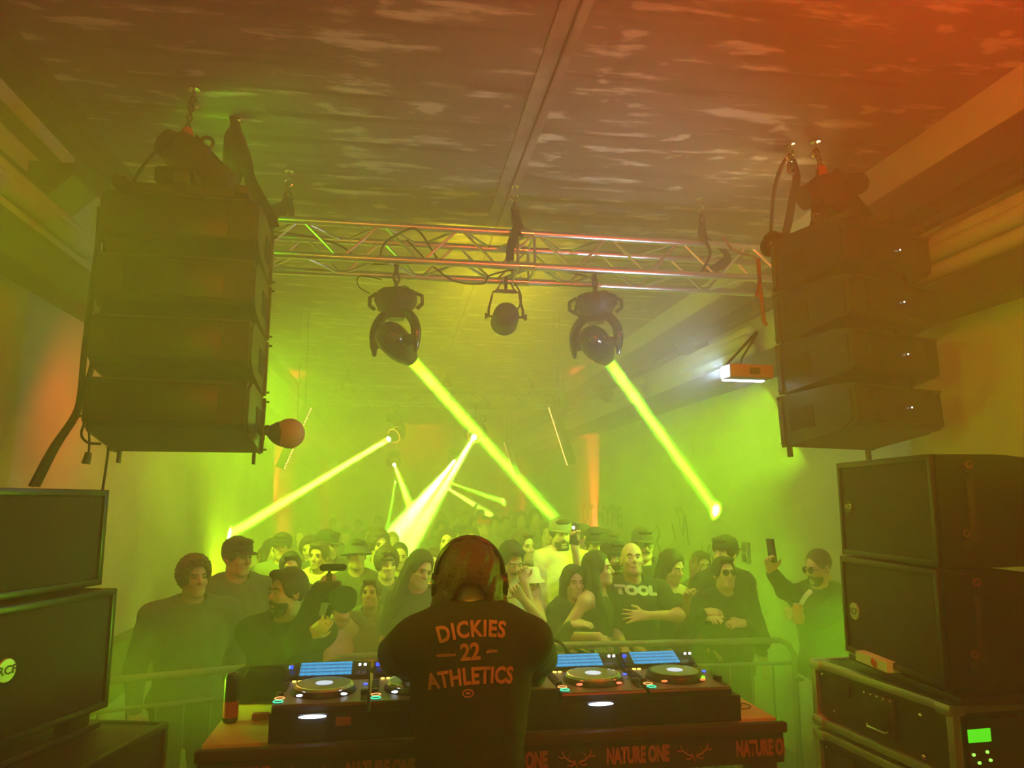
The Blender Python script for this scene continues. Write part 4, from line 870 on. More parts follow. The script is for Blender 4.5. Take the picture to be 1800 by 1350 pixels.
def person(label,px,py,Y,yaw=0,hy=None,hp=0,tilt=0,h=.011,skin='fair',hair='short',hairc='black',top='tee',topc='black',legs='dark',hat=None,hatc='black',beard=False,glasses=None,
           armL=None,armR=None,handL=None,handR=None,build=1.0,lean=0,group=None,height=None,floor=FL,name='person',shades=None,hatrot=0,category='person',faces=True,extra=None,hdoff=(0,0,0)):
    """armL / armR: ((px,py,Y),(px,py,Y)) elbow and wrist as picture points; L is the person's side at local -X (image left when facing the camera)"""
    topz=PY(px,py,Y).z; hatadd={'cap':.025,'bucket':.03,'beanie':.02,'backcap':.02,None:.012}.get(hat,.012)
    if hair=='curly' and not hat: hatadd=.035
    Ht=height or (topz-floor-hatadd); s=Ht/1.758
    P0=PY(px,py,Y); 
    cz,sz=math.cos(R(yaw)),math.sin(R(yaw))
    def T(v): v=Vector(v); return Vector((v.x*cz-v.y*sz,v.x*sz+v.y*cz,v.z))
    def up(v):   # lean upper body forward about the hips
        v=Vector(v)
        if v.z>.95 and lean: a=R(lean); z=v.z-.95; y=v.y; v=Vector((v.x,y*math.cos(a)-z*math.sin(a),.95+z*math.cos(a)+y*math.sin(a)))
        return v
    def J(x,y,z): return T(up((x*s*(build if abs(x)>.12 else 1),y*s,z*s)) if not lean else up((x*s,y*s,z*s)))
    if lean: s_=s
    org=Vector((P0.x,P0.y,floor))
    headlocal=J(hdoff[0],-.01+hdoff[1],1.63)
    org-=Vector((headlocal.x,headlocal.y,0))
    B=build
    sp=dict(pel=J(0,.01,.95),bel=J(0,0,1.10),che=J(0,.0,1.28),nb=J(0,.015,1.47),hd=J(0+hdoff[0],-.012+hdoff[1],1.622+hdoff[2]))
    if lean or height: pass
    prims=[]
    def C(a,b,ra,rb,k=.03): prims.append(('c',tuple(a),tuple(b),ra*s,rb*s,k*s))
    def rotm(extra=None):
        m=Matrix.Rotation(R(yaw),3,'Z')@Matrix.Rotation(R(-lean),3,'X') if lean else Matrix.Rotation(R(yaw),3,'Z')
        return m
    RT=rotm()
    def E(c,r,k=.04,rot=None): prims.append(('e',tuple(c),tuple(x*s for x in r),np.array(rot if rot is not None else RT),k*s))
    E(sp['pel'],(.155*B,.105*B,.12)); E(sp['bel'],(.135*B,.098*B,.15)); E(sp['che'],(.158*B,.108*B,.185))
    C(J(-.135*1,.012,1.425),J(.135,.012,1.425),.052,.052,.05); C(J(-.06,.02,1.46),J(.06,.02,1.46),.045,.045,.05)
    C(J(0,.02,1.42),J(0,.0,1.56),.056,.050,.03)
    torso=list(prims)
    # legs
    for sx in(-1,1):
        hip=T((sx*.085*s,0,.91*s)); kn=T((sx*.105*s,-.02*s,.50*s)); an=T((sx*.115*s,.01*s,.085*s)); toe=T((sx*.135*s,-.13*s,.04*s))
        C(hip,kn,.085*B,.055); C(kn,an,.055,.038); C(an,toe,.038,.03); C(T((sx*.115*s,.04*s,.04*s)),an,.032,.035)
    legsp=prims[len(torso):]
    # arms
    arms=[]; handsp=[]
    for sx,arm,hand in((-1,armL,handL),(1,armR,handR)):
        sh=J(sx*.172,.012,1.415)
        if arm is None:
            el=J(sx*.235,.03,1.135); wr=J(sx*.235,-.07,.89)
        elif arm=='fold': el=J(sx*.225,-.03,1.14); wr=J(-sx*.03,-.20,1.16)
        elif arm=='rail': el=J(sx*.24,-.05,1.14); wr=J(sx*.16,-.27,1.08)
        elif arm=='up': el=J(sx*.27,-.14,1.50); wr=J(sx*.20,-.20,1.74)
        elif arm=='phone': el=J(sx*.20,-.18,1.25); wr=J(sx*.08,-.36,1.42)
        else: el=PY(*arm[0])-org; wr=PY(*arm[1])-org
        el=sh+(el-sh).normalized()*.285*s; wr=el+(wr-el).normalized()*.25*s
        ra=prims.__len__()
        C(sh,el,.050*B,.040,.025); C(el,wr,.040,.026,.02); C(J(sx*.12,.012,1.42),sh,.055,.052*B,.03)
        arms.append((sh,el,wr))
        # hand
        f=(wr-el).normalized(); hd=hand or {}
        if 'dir' in hd: f=(f*.3+Vector(hd['dir']).normalized()).normalized()
        side=Vector(hd.get('thumb',T((-sx,0,.2)) )); side=(side-f*side.dot(f)).normalized(); nrm=f.cross(side)*( 1 if sx>0 else -1); 
        if 'palm' in hd:
            pl=Vector(hd['palm']); pl=(pl-f*pl.dot(f)).normalized(); 
            if nrm.dot(pl)<0: nrm=-nrm
        curl=hd.get('curl',.35); fine=h<.009
        hs=s*1.0; kk=.35 if fine else 1
        def H(a,b,ra_,rb_,k=.008): prims.append(('c',tuple(a),tuple(b),ra_*hs,rb_*hs,k*hs)); handsp.append(prims[-1])
        for o_ in (-.028,-.009,.010,.028): H(wr+side*o_*.55*hs,wr+f*.088*hs+side*o_*hs,.016,.012,.012)
        fl=(.068,.078,.074,.058)[::-1]; sp_=hd.get('spread',.0)
        for i,o_ in enumerate((-.029,-.0095,.0105,.029)):   # little finger .. index
            base=wr+f*.088*hs+side*o_*hs; d0=(f+side*(o_*8*sp_)).normalized(); L=fl[i]*hs; c=curl*(1.0+.12*(3-i))
            p=base
            for q,fr in enumerate((.44,.32,.24)):
                ang=c*(.55+.75*q); dd=(d0*math.cos(ang)+nrm*math.sin(ang)).normalized(); p2=p+dd*L*fr; H(p,p2,.0088-.0008*q,.0082-.001*q,.003 if fine else .006); p=p2
        tb=wr+f*.028*hs+side*.026*hs; td=(f*.55+side*.75+nrm*.35*min(1,curl+.2)).normalized(); t1=tb+td*.042*hs; t2=t1+(f*.9+side*.25+nrm*.5*curl).normalized()*.034*hs
        H(tb,t1,.013,.0105,.01); H(t1,t2,.0105,.0085,.004)
    # head
    hs=1.0*s*.98; hyw=yaw if hy is None else hy
    HR=Matrix.Rotation(R(hyw),3,'Z')@Matrix.Rotation(R(-hp),3,'X')@Matrix.Rotation(R(tilt),3,'Y')
    hc=sp['hd']
    def HP(x,y,z): return hc+HR@Vector((x*hs,y*hs,z*hs))
    def HE(x,y,z,r,k=.015,sub=False): prims.append(('e-' if sub else 'e',tuple(HP(x,y,z)),tuple(q*hs for q in r),np.array(HR),k*hs))
    def HC(a,b,ra,rb,k=.01): prims.append(('c',tuple(HP(*a)),tuple(HP(*b)),ra*hs,rb*hs,k*hs))
    n0=len(prims)
    HE(0,.012,.035,(.074,.094,.094),.02); HE(0,-.018,-.035,(.058,.070,.074),.03); HC((-.018,-.062,-.088),(.018,-.062,-.088),.020,.020,.02)
    HC((-.045,-.01,-.075),(0,-.055,-.09),.018,.016,.02); HC((.045,-.01,-.075),(0,-.055,-.09),.018,.016,.02)
    HC((0,-.084,.012),(0,-.104,-.022),.0075,.012,.008); HC((-.013,-.088,-.026),(.013,-.088,-.026),.008,.008,.006)
    HC((-.036,-.076,.028),(.036,-.076,.028),.010,.010,.012)
    HE(-.031,-.088,.008,(.015,.012,.010),.008,True); HE(.031,-.088,.008,(.015,.012,.010),.008,True)
    HE(-.036,-.062,-.022,(.020,.018,.016),.02); HE(.036,-.062,-.022,(.020,.018,.016),.02)
    HC((-.018,-.081,-.055),(.018,-.081,-.055),.008,.008,.006); HE(0,-.092,-.0565,(.022,.006,.0018),.003,True); HC((-.013,-.080,-.066),(.013,-.080,-.066),.008,.008,.006)
    for sx in(-1,1): HE(sx*.077,.012,-.004,(.009,.020,.031),.006); HE(sx*.083,.006,-.002,(.006,.010,.018),.004,True)
    HC((0,.02,-.05),(0,.03,-.11),.052,.054,.02)
    prims.append(('c',tuple(HP(0,.02,-.07)),tuple(J(0,.018,1.46)),.052*s,.056*s,.02*s))
    body=sdf_obj(name,prims,h,SKIN[skin]); body.location=org; tag(body,label,category,group)
    # clothes: offset copies of the body fields
    def inflate(ps,d,kx=0): 
        out=[]
        for p in ps:
            if p[0][0]=='c': out.append((p[0],p[1],p[2],p[3]+d,p[4]+d,p[5]+kx))
            else: out.append((p[0],p[1],tuple(r+d for r in p[2]),p[3],p[4]+kx))
        return out
    hcl=max(h,.012); ph=random.uniform(0,6)
    def folds(a,f=1.0): return lambda X,Y_,Z: a*np.sin(X*31*f+4*np.sin(Z*9+ph)+ph)*np.sin(Z*37*f+3*np.sin(X*11+Y_*13)+ph)
    tm=CL[topc] if topc in CL else topc
    if top:
        lt={'tee':.014,'hoodie':.032,'sweater':.026,'jacket':.024,'tank':.012,'crop':.012}[top]
        ps=inflate(torso[:3 if top in('tank','crop') else 5],lt*s,.02)
        if top=='crop': ps=inflate([torso[2]],lt*s,.01)+[('e-',tuple(J(0,0,1.02)),(.3,.3,.14*s),None,.01)]
        if top in('tank','crop'):
            for sx in(-1,1): ps.append(('c',tuple(J(sx*.07,-.07,1.36)),tuple(J(sx*.085,.02,1.475)),.022*s,.018*s,.01)); ps.append(('c',tuple(J(sx*.07,.085,1.36)),tuple(J(sx*.085,.02,1.475)),.022*s,.018*s,.01))
        else:
            for (sh,el,wr),sx in zip(arms,(-1,1)):
                ps.append(('c',tuple(J(sx*.12,.012,1.42)),tuple(sh),(.055+lt*.8)*s,(.052*B+lt*.8)*s,.03*s))
                if top=='tee': e2=sh.lerp(el,.72); ps.append(('c',tuple(sh),tuple(e2),(.052*B+lt*.8)*s,(.060)*s,.02*s))
                else: 
                    ps.append(('c',tuple(sh),tuple(el),(.050*B+lt)*s,(.042+lt*.9)*s,.02*s)); ps.append(('c',tuple(el),tuple(el.lerp(wr,.93)),(.042+lt*.9)*s,(.030+lt*.55)*s,.02*s))
            # hem
            ps.append(('e',tuple(J(0,.0,.93)),((.165*B+lt)*s,(.118*B+lt)*s,.10*s),np.array(RT),.03*s))
            if top=='hoodie':
                for k in range(9):
                    a=PI*(k/8); b_=PI*((k+1)/8)
                    if k<8: ps.append(('c',tuple(J(.085*math.cos(a),.0+.085*math.sin(a)-.02,1.485)),tuple(J(.085*math.cos(b_),.0+.085*math.sin(b_)-.02,1.485)),.034*s,.034*s,.02*s))
                ps.append(('e',tuple(J(0,.11,1.44)),(.10*s,.05*s,.075*s),np.array(RT),.03*s))
            if top=='jacket':
                for sx in(-1,1): ps.append(('c',tuple(J(sx*.07,.03,1.50)),tuple(J(sx*.035,-.10,1.40)),.020*s,.016*s,.01))
            # neck opening
            ps.append(('c-',tuple(J(0,.0,1.47)),tuple(J(0,-.05,1.58)),.060*s,.075*s,.008)) if top!='hoodie' else None
        clo={'sweater':'sweater','tee':'tshirt','hoodie':'hoodie','jacket':'jacket','tank':'tank_top','crop':'crop_top'}[top]
        tshirt=sdf_obj(clo,ps,hcl if top!='crop' else h,tm,body,folds(.0035*s if top!='tank' else .001))
    else: tshirt=None
    lp=inflate(legsp,.014*s,.01); lp=[p for i,p in enumerate(lp) if i%4 in(0,1)]
    if top!='crop': lp=lp+inflate([torso[0]],.008*s)
    else: lp=lp+inflate([torso[0]],.010*s)
    sdf_obj('trousers',lp,max(h,.014),CL[legs] if legs in CL else legs,body,folds(.003))
    sp2=[]
    for i in(0,1):
        an=legsp[i*4+2]; sp2+=[('c',an[1],an[2],an[3]+.010,an[4]+.012,.01),('c',legsp[i*4+3][1],legsp[i*4+3][2],legsp[i*4+3][3]+.012,legsp[i*4+3][4]+.008,.01)]
    for i in (0,1): sdf_obj('shoe',sp2[i*2:i*2+2],.012,CL['black'],body)
    # hair
    hm=HAIR[hairc]; hp_=[]
    def K(x,y,z,r,k=.015,sub=False): hp_.append(('e-' if sub else 'e',tuple(HP(x,y,z)),tuple(q*hs for q in r),np.array(HR),k*hs))
    def KC(a,b,ra,rb,k=.015): hp_.append(('c',tuple(HP(*a)),tuple(HP(*b)),ra*hs,rb*hs,k*hs))
    nz=None
    if hair!='bald':
        t_={'buzz':.004,'short':.012,'curly':.028,'long':.015,'bob':.016,'wavy':.018}[hair]
        K(0,.018,.042,(.076+t_,.094+t_,.092+t_))
        K(0,-.092,.0,(.068,.060,.088),.01,True)
        if hair in('buzz','short','curly'): K(0,-.03,-.10,(.12,.12,.075),.01,True)
        if hair in('short','curly'): K(0,-.07,.105,(.06,.035,.025))
        if hair in('long','wavy','bob'):
            L=-.22 if hair!='bob' else -.08
            for sx in(-1,1):
                KC((sx*.072,.01,.02),(sx*.088,.01,L),.028,.034); KC((sx*.06,.06,.02),(sx*.07,.06,L-.02),.035,.04)
                if hair=='long': KC((sx*.088,.0,L+.02),(sx*.085,-.03,L-.12),.032,.02)
            KC((0,.07,.02),(0,.085,L),.05,.045)
        amp={'buzz':0,'short':.002,'curly':.009,'long':.003,'bob':.003,'wavy':.006}[hair]
        if amp: 
            fq=150 if hair=='curly' else 110
            nz=lambda X,Y_,Z: amp*np.sin(X*fq+ph)*np.sin(Y_*fq+1+ph)*np.sin(Z*(fq if hair=='curly' else 25)+2)
        sdf_obj('hair',hp_,max(h*.9,.007),hm,body,nz)
    Rh=HR
    def hatobj(nm,prof,mat,o=(0,.012,.045),sc=(1,1.18),tl=0):
        mb=MB(); mb.lathe(prof,(0,0,0),(0,0,1),28); Rt=Rh@Matrix.Rotation(R(tl),3,'X')
        mb.v=[tuple(HP(*o)+Rt@Vector((v[0]*hs*sc[0],v[1]*hs*sc[1],v[2]*hs))) for v in mb.v]; return mb.build(nm,mat,body)
    hcm=CL[hatc] if hatc in CL else hatc
    if hat in('cap','backcap'):
        o=hatobj('cap',[(.087,-.012),(.091,0),(.091,.025),(.084,.055),(.065,.078),(.035,.090),(.008,.093),(.001,.094)],hcm)
        sg=-1 if hat=='cap' else 1; br=MB(); n=10; vs=[];
        for zz in(0,.005):
            for i in range(n+1):
                a=R(200+140*i/n) if sg<0 else R(20+140*i/n); w=abs(math.sin(a))**1.3
                for rr in(.85,1.0):
                    x=math.cos(a)*.088; y=math.sin(a)*.104; ext=(.072*w if rr==1.0 else -.01)
                    vs.append(HP(0,.012,.040)+Rh@Vector((x*hs,(y+sg*ext)*hs,(zz-.016*(abs(math.cos(a))**2)*0-.014*(w if rr==1 else 0))*hs)))
        m=(n+1)*2; fs=[]
        for i in range(n):
            a=i*2; fs+=[(a,a+1,a+3,a+2),(m+a,m+a+2,m+a+3,m+a+1),(a+1,m+a+1,m+a+3,a+3),(a,a+2,m+a+2,m+a)]
        fs+=[(0,m,m+1,1),(2*n,2*n+1,m+2*n+1,m+2*n)]
        br.add(vs,fs).build('cap_brim',hcm,o)
    elif hat=='bucket': hatobj('bucket_hat',[(.132,-.032),(.128,-.024),(.094,.012),(.088,.05),(.074,.078),(.03,.086),(.001,.087)],hcm,tl=-4)
    elif hat=='beanie': hatobj('beanie',[(.086,-.018),(.092,-.015),(.093,.012),(.088,.018),(.087,.045),(.07,.078),(.03,.096),(.001,.098)],hcm,tl=6)
    elif hat=='band': MB().torus(HP(0,.012,.05),.083*hs,.012*hs,Rh@Vector((0,0,1)),24,8,sy=1.15).build('head_band',hcm,body)
    if faces:
        for sx in(-1,1):
            MB().ell(HP(sx*.031,-.081,.009),(.012*hs,.009*hs,.007*hs),Rh,12,8).build('eye',WHITE if h<.009 else DARK,body)
            if h<.009: MB().ell(HP(sx*.031,-.0885,.009),(.005*hs,.004*hs,.005*hs),Rh,10,6).build('iris',DARK,body)
            MB().tube([HP(sx*.014,-.0905,.027),HP(sx*.03,-.091,.032),HP(sx*.048,-.078,.026)],.0042*hs,6).build('eyebrow',BROW,body)
        MB().tube([HP(-.021,-.0835,-.0575),HP(0,-.0925,-.056),HP(.021,-.0835,-.0575)],[.002*hs,.0042*hs,.002*hs],6).build('lips',LIP if not beard else BROW,body)
    if beard:
        ps=[('e',tuple(HP(0,-.022,-.062)),(.060*hs,.066*hs,.055*hs),np.array(HR),.01),('c',tuple(HP(-.03,-.060,-.095)),tuple(HP(.03,-.060,-.095)),.022*hs,.022*hs,.01),('e-',tuple(HP(0,.05,-.03)),(.09*hs,.07*hs,.12*hs),np.array(HR),.01),
            ('e-',tuple(HP(0,-.08,.0)),(.07*hs,.06*hs,.042*hs),np.array(HR),.01),('c',tuple(HP(-.026,-.084,-.05)),tuple(HP(.0,-.096,-.040)),.007*hs,.007*hs,.004),('c',tuple(HP(.026,-.084,-.05)),tuple(HP(.0,-.096,-.040)),.007*hs,.007*hs,.004)]
        if beard=='stache': ps=ps[4:]
        sdf_obj('beard' if beard!='stache' else 'moustache',ps,.006,HAIR['black'],body)
    if glasses:
        g=MB(); lm=MB()
        for sx in(-1,1):
            g.torus(HP(sx*.032,-.101,.008),.021*hs,.0028*hs,Rh@Vector((sx*.15,-1,0)),20,6,sx=1.1,sy=.95)
            lm.lathe([(.001,0),(.020*hs,0),(.020*hs,.002),(.001,.003)],HP(sx*.032,-.101,.008),Rh@Vector((sx*.15,-1,0)),16)
            g.tube([HP(sx*.054,-.095,.012),HP(sx*.078,-.05,.010),HP(sx*.082,.01,.004)],.0026*hs,6)
        g.tube([HP(-.011,-.103,.010),HP(0,-.107,.012),HP(.011,-.103,.010)],.0025*hs,6)
        go=g.build('glasses_frame',BLK2,body)
        lm.build('lens',LENSG if glasses=='sun' else M('clear_lens',(.3,.3,.3),.1),go)
    if shades:   # sunglasses pushed up on the hair
        g=MB()
        for sx in(-1,1): g.lathe([(.001,0),(.024*hs,0),(.024*hs,.004),(.001,.005)],HP(sx*.030,-.075,.112),Rh@Vector((sx*.2,-1,.75)),16).tube([HP(sx*.055,-.065,.11),HP(sx*.09,.02,.06)],.003*hs,6)
        g.tube([HP(-.012,-.085,.112),HP(.012,-.085,.112)],.003,6).build('raised_sunglasses',BLK2,body)
    info=dict(body=body,org=org,HP=HP,HR=HR,J=J,arms=arms,top=tshirt,s=s)
    if extra: extra(info)
    return info
def chest_text(inf,txt,size,zc,mat,front=True,xs=1.0,bold=.003,fn=None,name='shirt_lettering',shear=0,space=1.0):
    """lettering wrapped on the shirt by dropping it onto the cloth from the front (or the back)"""
    me=text_mesh(txt,size,bold,0,xs=xs,space=space,shear=shear)
    bm=bmesh.new(); bm.from_mesh(me); bmesh.ops.triangulate(bm,faces=bm.faces[:]); 
    bmesh.ops.subdivide_edges(bm,edges=[e for e in bm.edges if e.calc_length()>.012],cuts=1); bm.to_mesh(me); bm.free()
    o=inf['top']; bv=BVHTree.FromPolygons([v.co for v in o.data.vertices],[p.vertices[:] for p in o.data.polygons])
    y0,dy=(-1,1) if front else (1.5,-1)
    def f(x,y,z):
        if fn: x,y=fn(x,y)
        hit=bv.ray_cast(Vector((x+inf.get('tx',0),y0*1.0,zc+y)),Vector((0,dy,0)),4)
        return (hit[0]-Vector((0,dy*.004,0))) if hit[0] else Vector((x+inf.get('tx',0),0,zc+y))
    return place_mesh(me,f,name,mat,o)
# ---- the DJ, seen from behind (she faces down the hall, +Y)
dj=person('person seen from behind in black printed sweatshirt working the decks, long dark hair',826,938,2.32,yaw=180,hy=176,hp=14,floor=0,h=.007,hair='bald',top='sweater',topc='black',legs='black',build=.98,skin='fair',faces=True,lean=4,height=1.70,hdoff=(0,-.03,-.03),
   armR=((697,1150,2.55),(724,1185,2.80)),armL=((948,1155,2.55),(935,1200,2.80)),handR={'curl':.5,'dir':(.1,1,-.35),'palm':(0,.2,-1)},handL={'curl':.5,'dir':(-.1,1,-.35),'palm':(0,.2,-1)})
HPd=dj['HP']; Hd=dj['HR']; hs=dj['s']
def hairstr(lst,k=.02): return [('c',tuple(HPd(*a)),tuple(HPd(*b)),ra*hs,rb*hs,k) for a,b,ra,rb in lst]
ps=[('e',tuple(HPd(0,.018,.04)),(.096*hs,.112*hs,.105*hs),np.array(Hd),.02),('e',tuple(HPd(0,.05,-.01)),(.094*hs,.075*hs,.09*hs),np.array(Hd),.02)]
ps+=hairstr([((-.07,.03,.0),(-.100,.045,-.12),.035,.040),((.07,.03,.0),(.100,.045,-.12),.035,.040),((-.100,.045,-.12),(-.092,.07,-.175),.036,.028),((.100,.045,-.12),(.090,.07,-.175),.036,.026),
   ((-.06,.07,-.02),(-.085,.09,-.15),.032,.026),((.06,.07,-.02),(.085,.09,-.15),.032,.026),((.10,.05,-.13),(.12,.07,-.20),.020,.010),((-.10,.05,-.13),(-.115,.075,-.19),.020,.010)])
ps+=[('e-',tuple(HPd(0,-.095,-.02)),(.062*hs,.06*hs,.085*hs),np.array(Hd),.01),('e-',tuple(HPd(.0,.145,-.045)),(.054*hs,.12*hs,.078*hs),np.array(Hd),.008)]
sdf_obj('long_hair',ps,.006,M('dj_hair',(.075,.028,.014),.42,bump=.7,bs=90),dj['body'],lambda X,Y_,Z: .0035*np.sin(X*160+6*np.sin(Z*14))*np.sin(Y_*60))
MB().torus(HPd(0,.02,.03),.104*hs,.010*hs,Hd@Vector((0,1,.15)),32,8,sy=1.1).build('headphone_band',BLK2,dj['body'])
for sx in(-1,1):
    c=MB().lathe([(.030,-.012),(.040,-.006),(.040,.012),(.034,.022),(.001,.024)],HPd(sx*.098,.012,-.005),Hd@Vector((sx,0,0)),24).build('headphone_cup',BLK2,dj['body'])
    MB().lathe([(.012,.0),(.012,.003),(.001,.003)],HPd(sx*.124,.012,-.005),Hd@Vector((sx,0,0)),16).build('cup_badge',CHROME,c)
MB().tube([HPd(-.11,.02,-.04),HPd(-.16,.05,-.16),HPd(-.19,.10,-.20),HPd(-.14,.12,-.24)],.006,8).build('headphone_cable',RUB,dj['body'])
TXT=M('hoodie_print',(.48,.15,.10),.8)
def dtext(txt,size,px,py,arc=0,rot=0,xs=1.0,bold=.002,space=1.0):
    c=PY(px,py,2.2)-dj['org']; o=dj['top']; bv=dj.setdefault('bv',BVHTree.FromPolygons([v.co for v in o.data.vertices],[p.vertices[:] for p in o.data.polygons]))
    me=text_mesh(txt,size,bold,0,xs=xs,space=space)
    bm=bmesh.new(); bm.from_mesh(me); bmesh.ops.triangulate(bm,faces=bm.faces[:])
    for _ in range(2): bmesh.ops.subdivide_edges(bm,edges=[e for e in bm.edges if e.calc_length()>.010],cuts=1)
    bm.to_mesh(me); bm.free()
    def f(x,y,z):
        if arc:
            Rr=arc; a=x/Rr; x,y=(Rr+y)*math.sin(a),(Rr+y)*math.cos(a)-Rr
        x,y=x*math.cos(rot)-y*math.sin(rot),x*math.sin(rot)+y*math.cos(rot)
        hit=bv.ray_cast(Vector((c.x+x,-1,c.z+y)),Vector((0,1,0)),3)
        return (hit[0]+Vector((0,-.004,0))) if hit[0] else Vector((c.x+x,c.y,c.z+y))
    place_mesh(me,f,'sweater_lettering',TXT,o)
dtext('DICKIES',.058,826,1102,arc=.42,rot=R(3),xs=.86,space=1.12)
dtext('22',.062,823,1140,rot=R(3),xs=.9)
dtext('ATHLETICS',.058,824,1180,arc=.55,rot=R(3),xs=.80,space=1.05)
dtext('established',.012,782,1145,rot=R(3),bold=.0004); dtext('dickies',.012,860,1138,rot=R(3),bold=.0004)
c=PY(818,1207,2.2)-dj['org']; hit=dj['bv'].ray_cast(Vector((c.x,-1,c.z)),Vector((0,1,0)),3)
if hit[0]: MB().torus(hit[0]+Vector((0,-.004,0)),.012,.0022,(0,1,0),16,6,sx=1.2,sy=.8).ell(hit[0]+Vector((0,-.004,0)),(.007,.002,.004)).build('round_print',TXT,dj['top'])
# ---- front row
tool=person('bald person in black tee with block letters, hand on belly, at the rail',1110,948,4.98,hy=-8,hp=16,h=.0075,hair='bald',top='tee',topc='black',legs='dark',build=1.18,skin='fair',
   armL=((1082,1105,4.95),(1095,1135,4.80)),armR=((1188,1075,4.80),(1135,1082,4.72)),handR={'curl':.15,'spread':1.2,'dir':(-1,-.05,.0),'palm':(0,1,0)},handL={'curl':.5})
chest_text(tool,'TOOL',.075,(PY(1112,1040,4.85)-tool['org']).z,M('print_grey',(.5,.5,.48),.8),xs=1.35,bold=.006,fn=lambda x,y:(x,y-.05*x))
person('woman with long dark hair in black crop top turned away, arm on rail',1052,965,4.93,yaw=38,hy=60,hp=8,h=.0075,hair='long',top='crop',topc='black',legs='black',build=.86,skin='fair',
   armL=((1010,1085,4.85),(1062,1118,4.74)),armR='rail',handL={'curl':.45,'dir':(.5,-.1,-.7),'palm':(0,.3,-1)})
person('person with sunglasses pushed up on dark hair, hand by the rail',1008,990,4.97,yaw=10,hy=8,h=.0075,hair='long',top='jacket',topc='black',legs='dark',build=.86,skin='fair',shades=True,
   armL=((975,1110,4.9),(1000,1105,4.75)),armR='fold',handL={'curl':.3,'dir':(1,-.1,-.2),'palm':(0,-.2,-1)})
person('person in pale bucket hat with raised fist under chin',928,985,5.05,yaw=15,hy=20,hp=-4,h=.0075,hair='long',top='tank',topc='black',legs='dark',build=.84,skin='fair',hat='bucket',hatc='cream',
   armL=((940,1085,4.8),(925,1035,4.82)),armR='rail',handL={'curl':1.3})
person('person with moustache and head thrown back in pale tank top',898,948,5.0,yaw=12,hy=18,hp=-24,h=.0075,hair='short',top='tank',topc='light',legs='dark',skin='fair',beard='stache',
   armR=((948,1085,4.85),(925,1060,4.75)),handR={'curl':1.2},armL='rail')
person('tall person in pale oversized hoodie and cap, in the green beam',985,904,5.95,hy=4,h=.0085,hair='short',top='hoodie',topc='cream',legs='grey',build=1.15,skin='fair',hat='cap',hatc='grey',beard=True)
smi=person('smiling person in dark cap and pale top behind the rail',1047,921,5.55,hy=-6,tilt=-4,h=.0085,hair='short',top='tee',topc='light',legs='dark',skin='fair',hat='cap',hatc='black',beard='stache',armL=((1018,1020,5.35),(1015,988,5.25)),handL={'curl':.8,'dir':(0,-.1,1)})
person('person in dark beanie and patterned shirt behind woman in crop top',1078,945,5.25,hy=20,hp=6,h=.0085,hair='short',top='jacket',topc='pattern',legs='dark',skin='tan',hat='beanie',hatc='black',beard=True)
person('person in dark cap with moustache in black jacket, upper right of crowd',1130,921,5.55,hy=-4,h=.0085,hair='short',top='jacket',topc='black',legs='dark',skin='fair',hat='cap',hatc='dark',beard='stache',glasses='clear')
person('young person with short dark hair looking up, in black vest',1180,964,5.15,yaw=18,hy=26,hp=-14,h=.0075,hair='bob',top='tank',topc='black',legs='dark',build=.85,skin='fair',
   armL=((1188,1085,5.0),(1205,1068,4.85)),armR='rail',handL={'curl':.6})
person('person behind holding an open palm up beside the black vest',1232,966,5.75,yaw=0,hy=0,h=.0085,hair='short',top='tee',topc='dark',legs='dark',skin='tan',
   armL=((1222,1040,5.4),(1218,1012,5.35)),handL={'curl':.1,'dir':(0,-.1,1),'spread':.6,'palm':(0,-1,0)})
person('tall bearded person in backwards cap and dark jacket, looking left',1272,936,5.15,yaw=10,hy=-58,h=.0075,hair='short',top='jacket',topc='black',legs='dark',skin='fair',hat='backcap',hatc='black',beard=True,build=1.05,
   armL=((1222,1080,5.0),(1235,1085,4.85)),armR=None)
person('person in round dark glasses and black jacket at the rail',1272,975,4.93,yaw=0,hy=0,hp=10,h=.0075,hair='short',top='jacket',topc='black',legs='dark',skin='fair',glasses='sun',build=1.1,
   armR=((1330,1100,4.9),(1300,1085,4.74)),armL=((1215,1095,4.9),(1235,1080,4.75)),handL={'curl':.7,'dir':(1,-.2,-.2)},handR={'curl':.45,'dir':(-1,-.1,-.1),'palm':(0,0,-1)})
rp=person('bearded person in sunglasses raising a phone, drink in other hand, far right',1436,961,4.72,yaw=-42,hy=-78,hp=-12,h=.0075,hair='buzz',hairc='buzz',top='jacket',topc='black',legs='light',skin='fair',beard=True,glasses='sun',build=1.0,
   armL=((1352,1020,4.42),(1328,968,4.36)),armR=((1402,1118,4.5),(1374,1086,4.3)),handL={'curl':.9,'dir':(-.1,0,1),'palm':(-.3,-1,0),'thumb':(1,0,0)},handR={'curl':1.1,'dir':(-1,-.1,.35),'palm':(0,-.2,1),'thumb':(0,-.3,1)})
a=rp['arms'][0][2]+rp['org']; t=thing('phone','dark phone held up by the person at far right',  'phone',a+Vector((-.01,-.03,.14)))
MB().box((0,0,0),(.02,.075,.15),Matrix.Rotation(R(-6),3,'Y'),ch=.004).build('phone_body',BLK2,t); MB().box((-.0115,0,0),(.001,.066,.138),Matrix.Rotation(R(-6),3,'Y')).build('phone_screen',M('phone_glass',(.02,.02,.025),.1),t)
a=rp['arms'][1][2]+rp['org']; d=(rp['arms'][1][2]-rp['arms'][1][1]).normalized()
t=thing('drink_can','red drink can held by the person at far right','can',a+d*.085+Vector((0,-.035,-.03)))
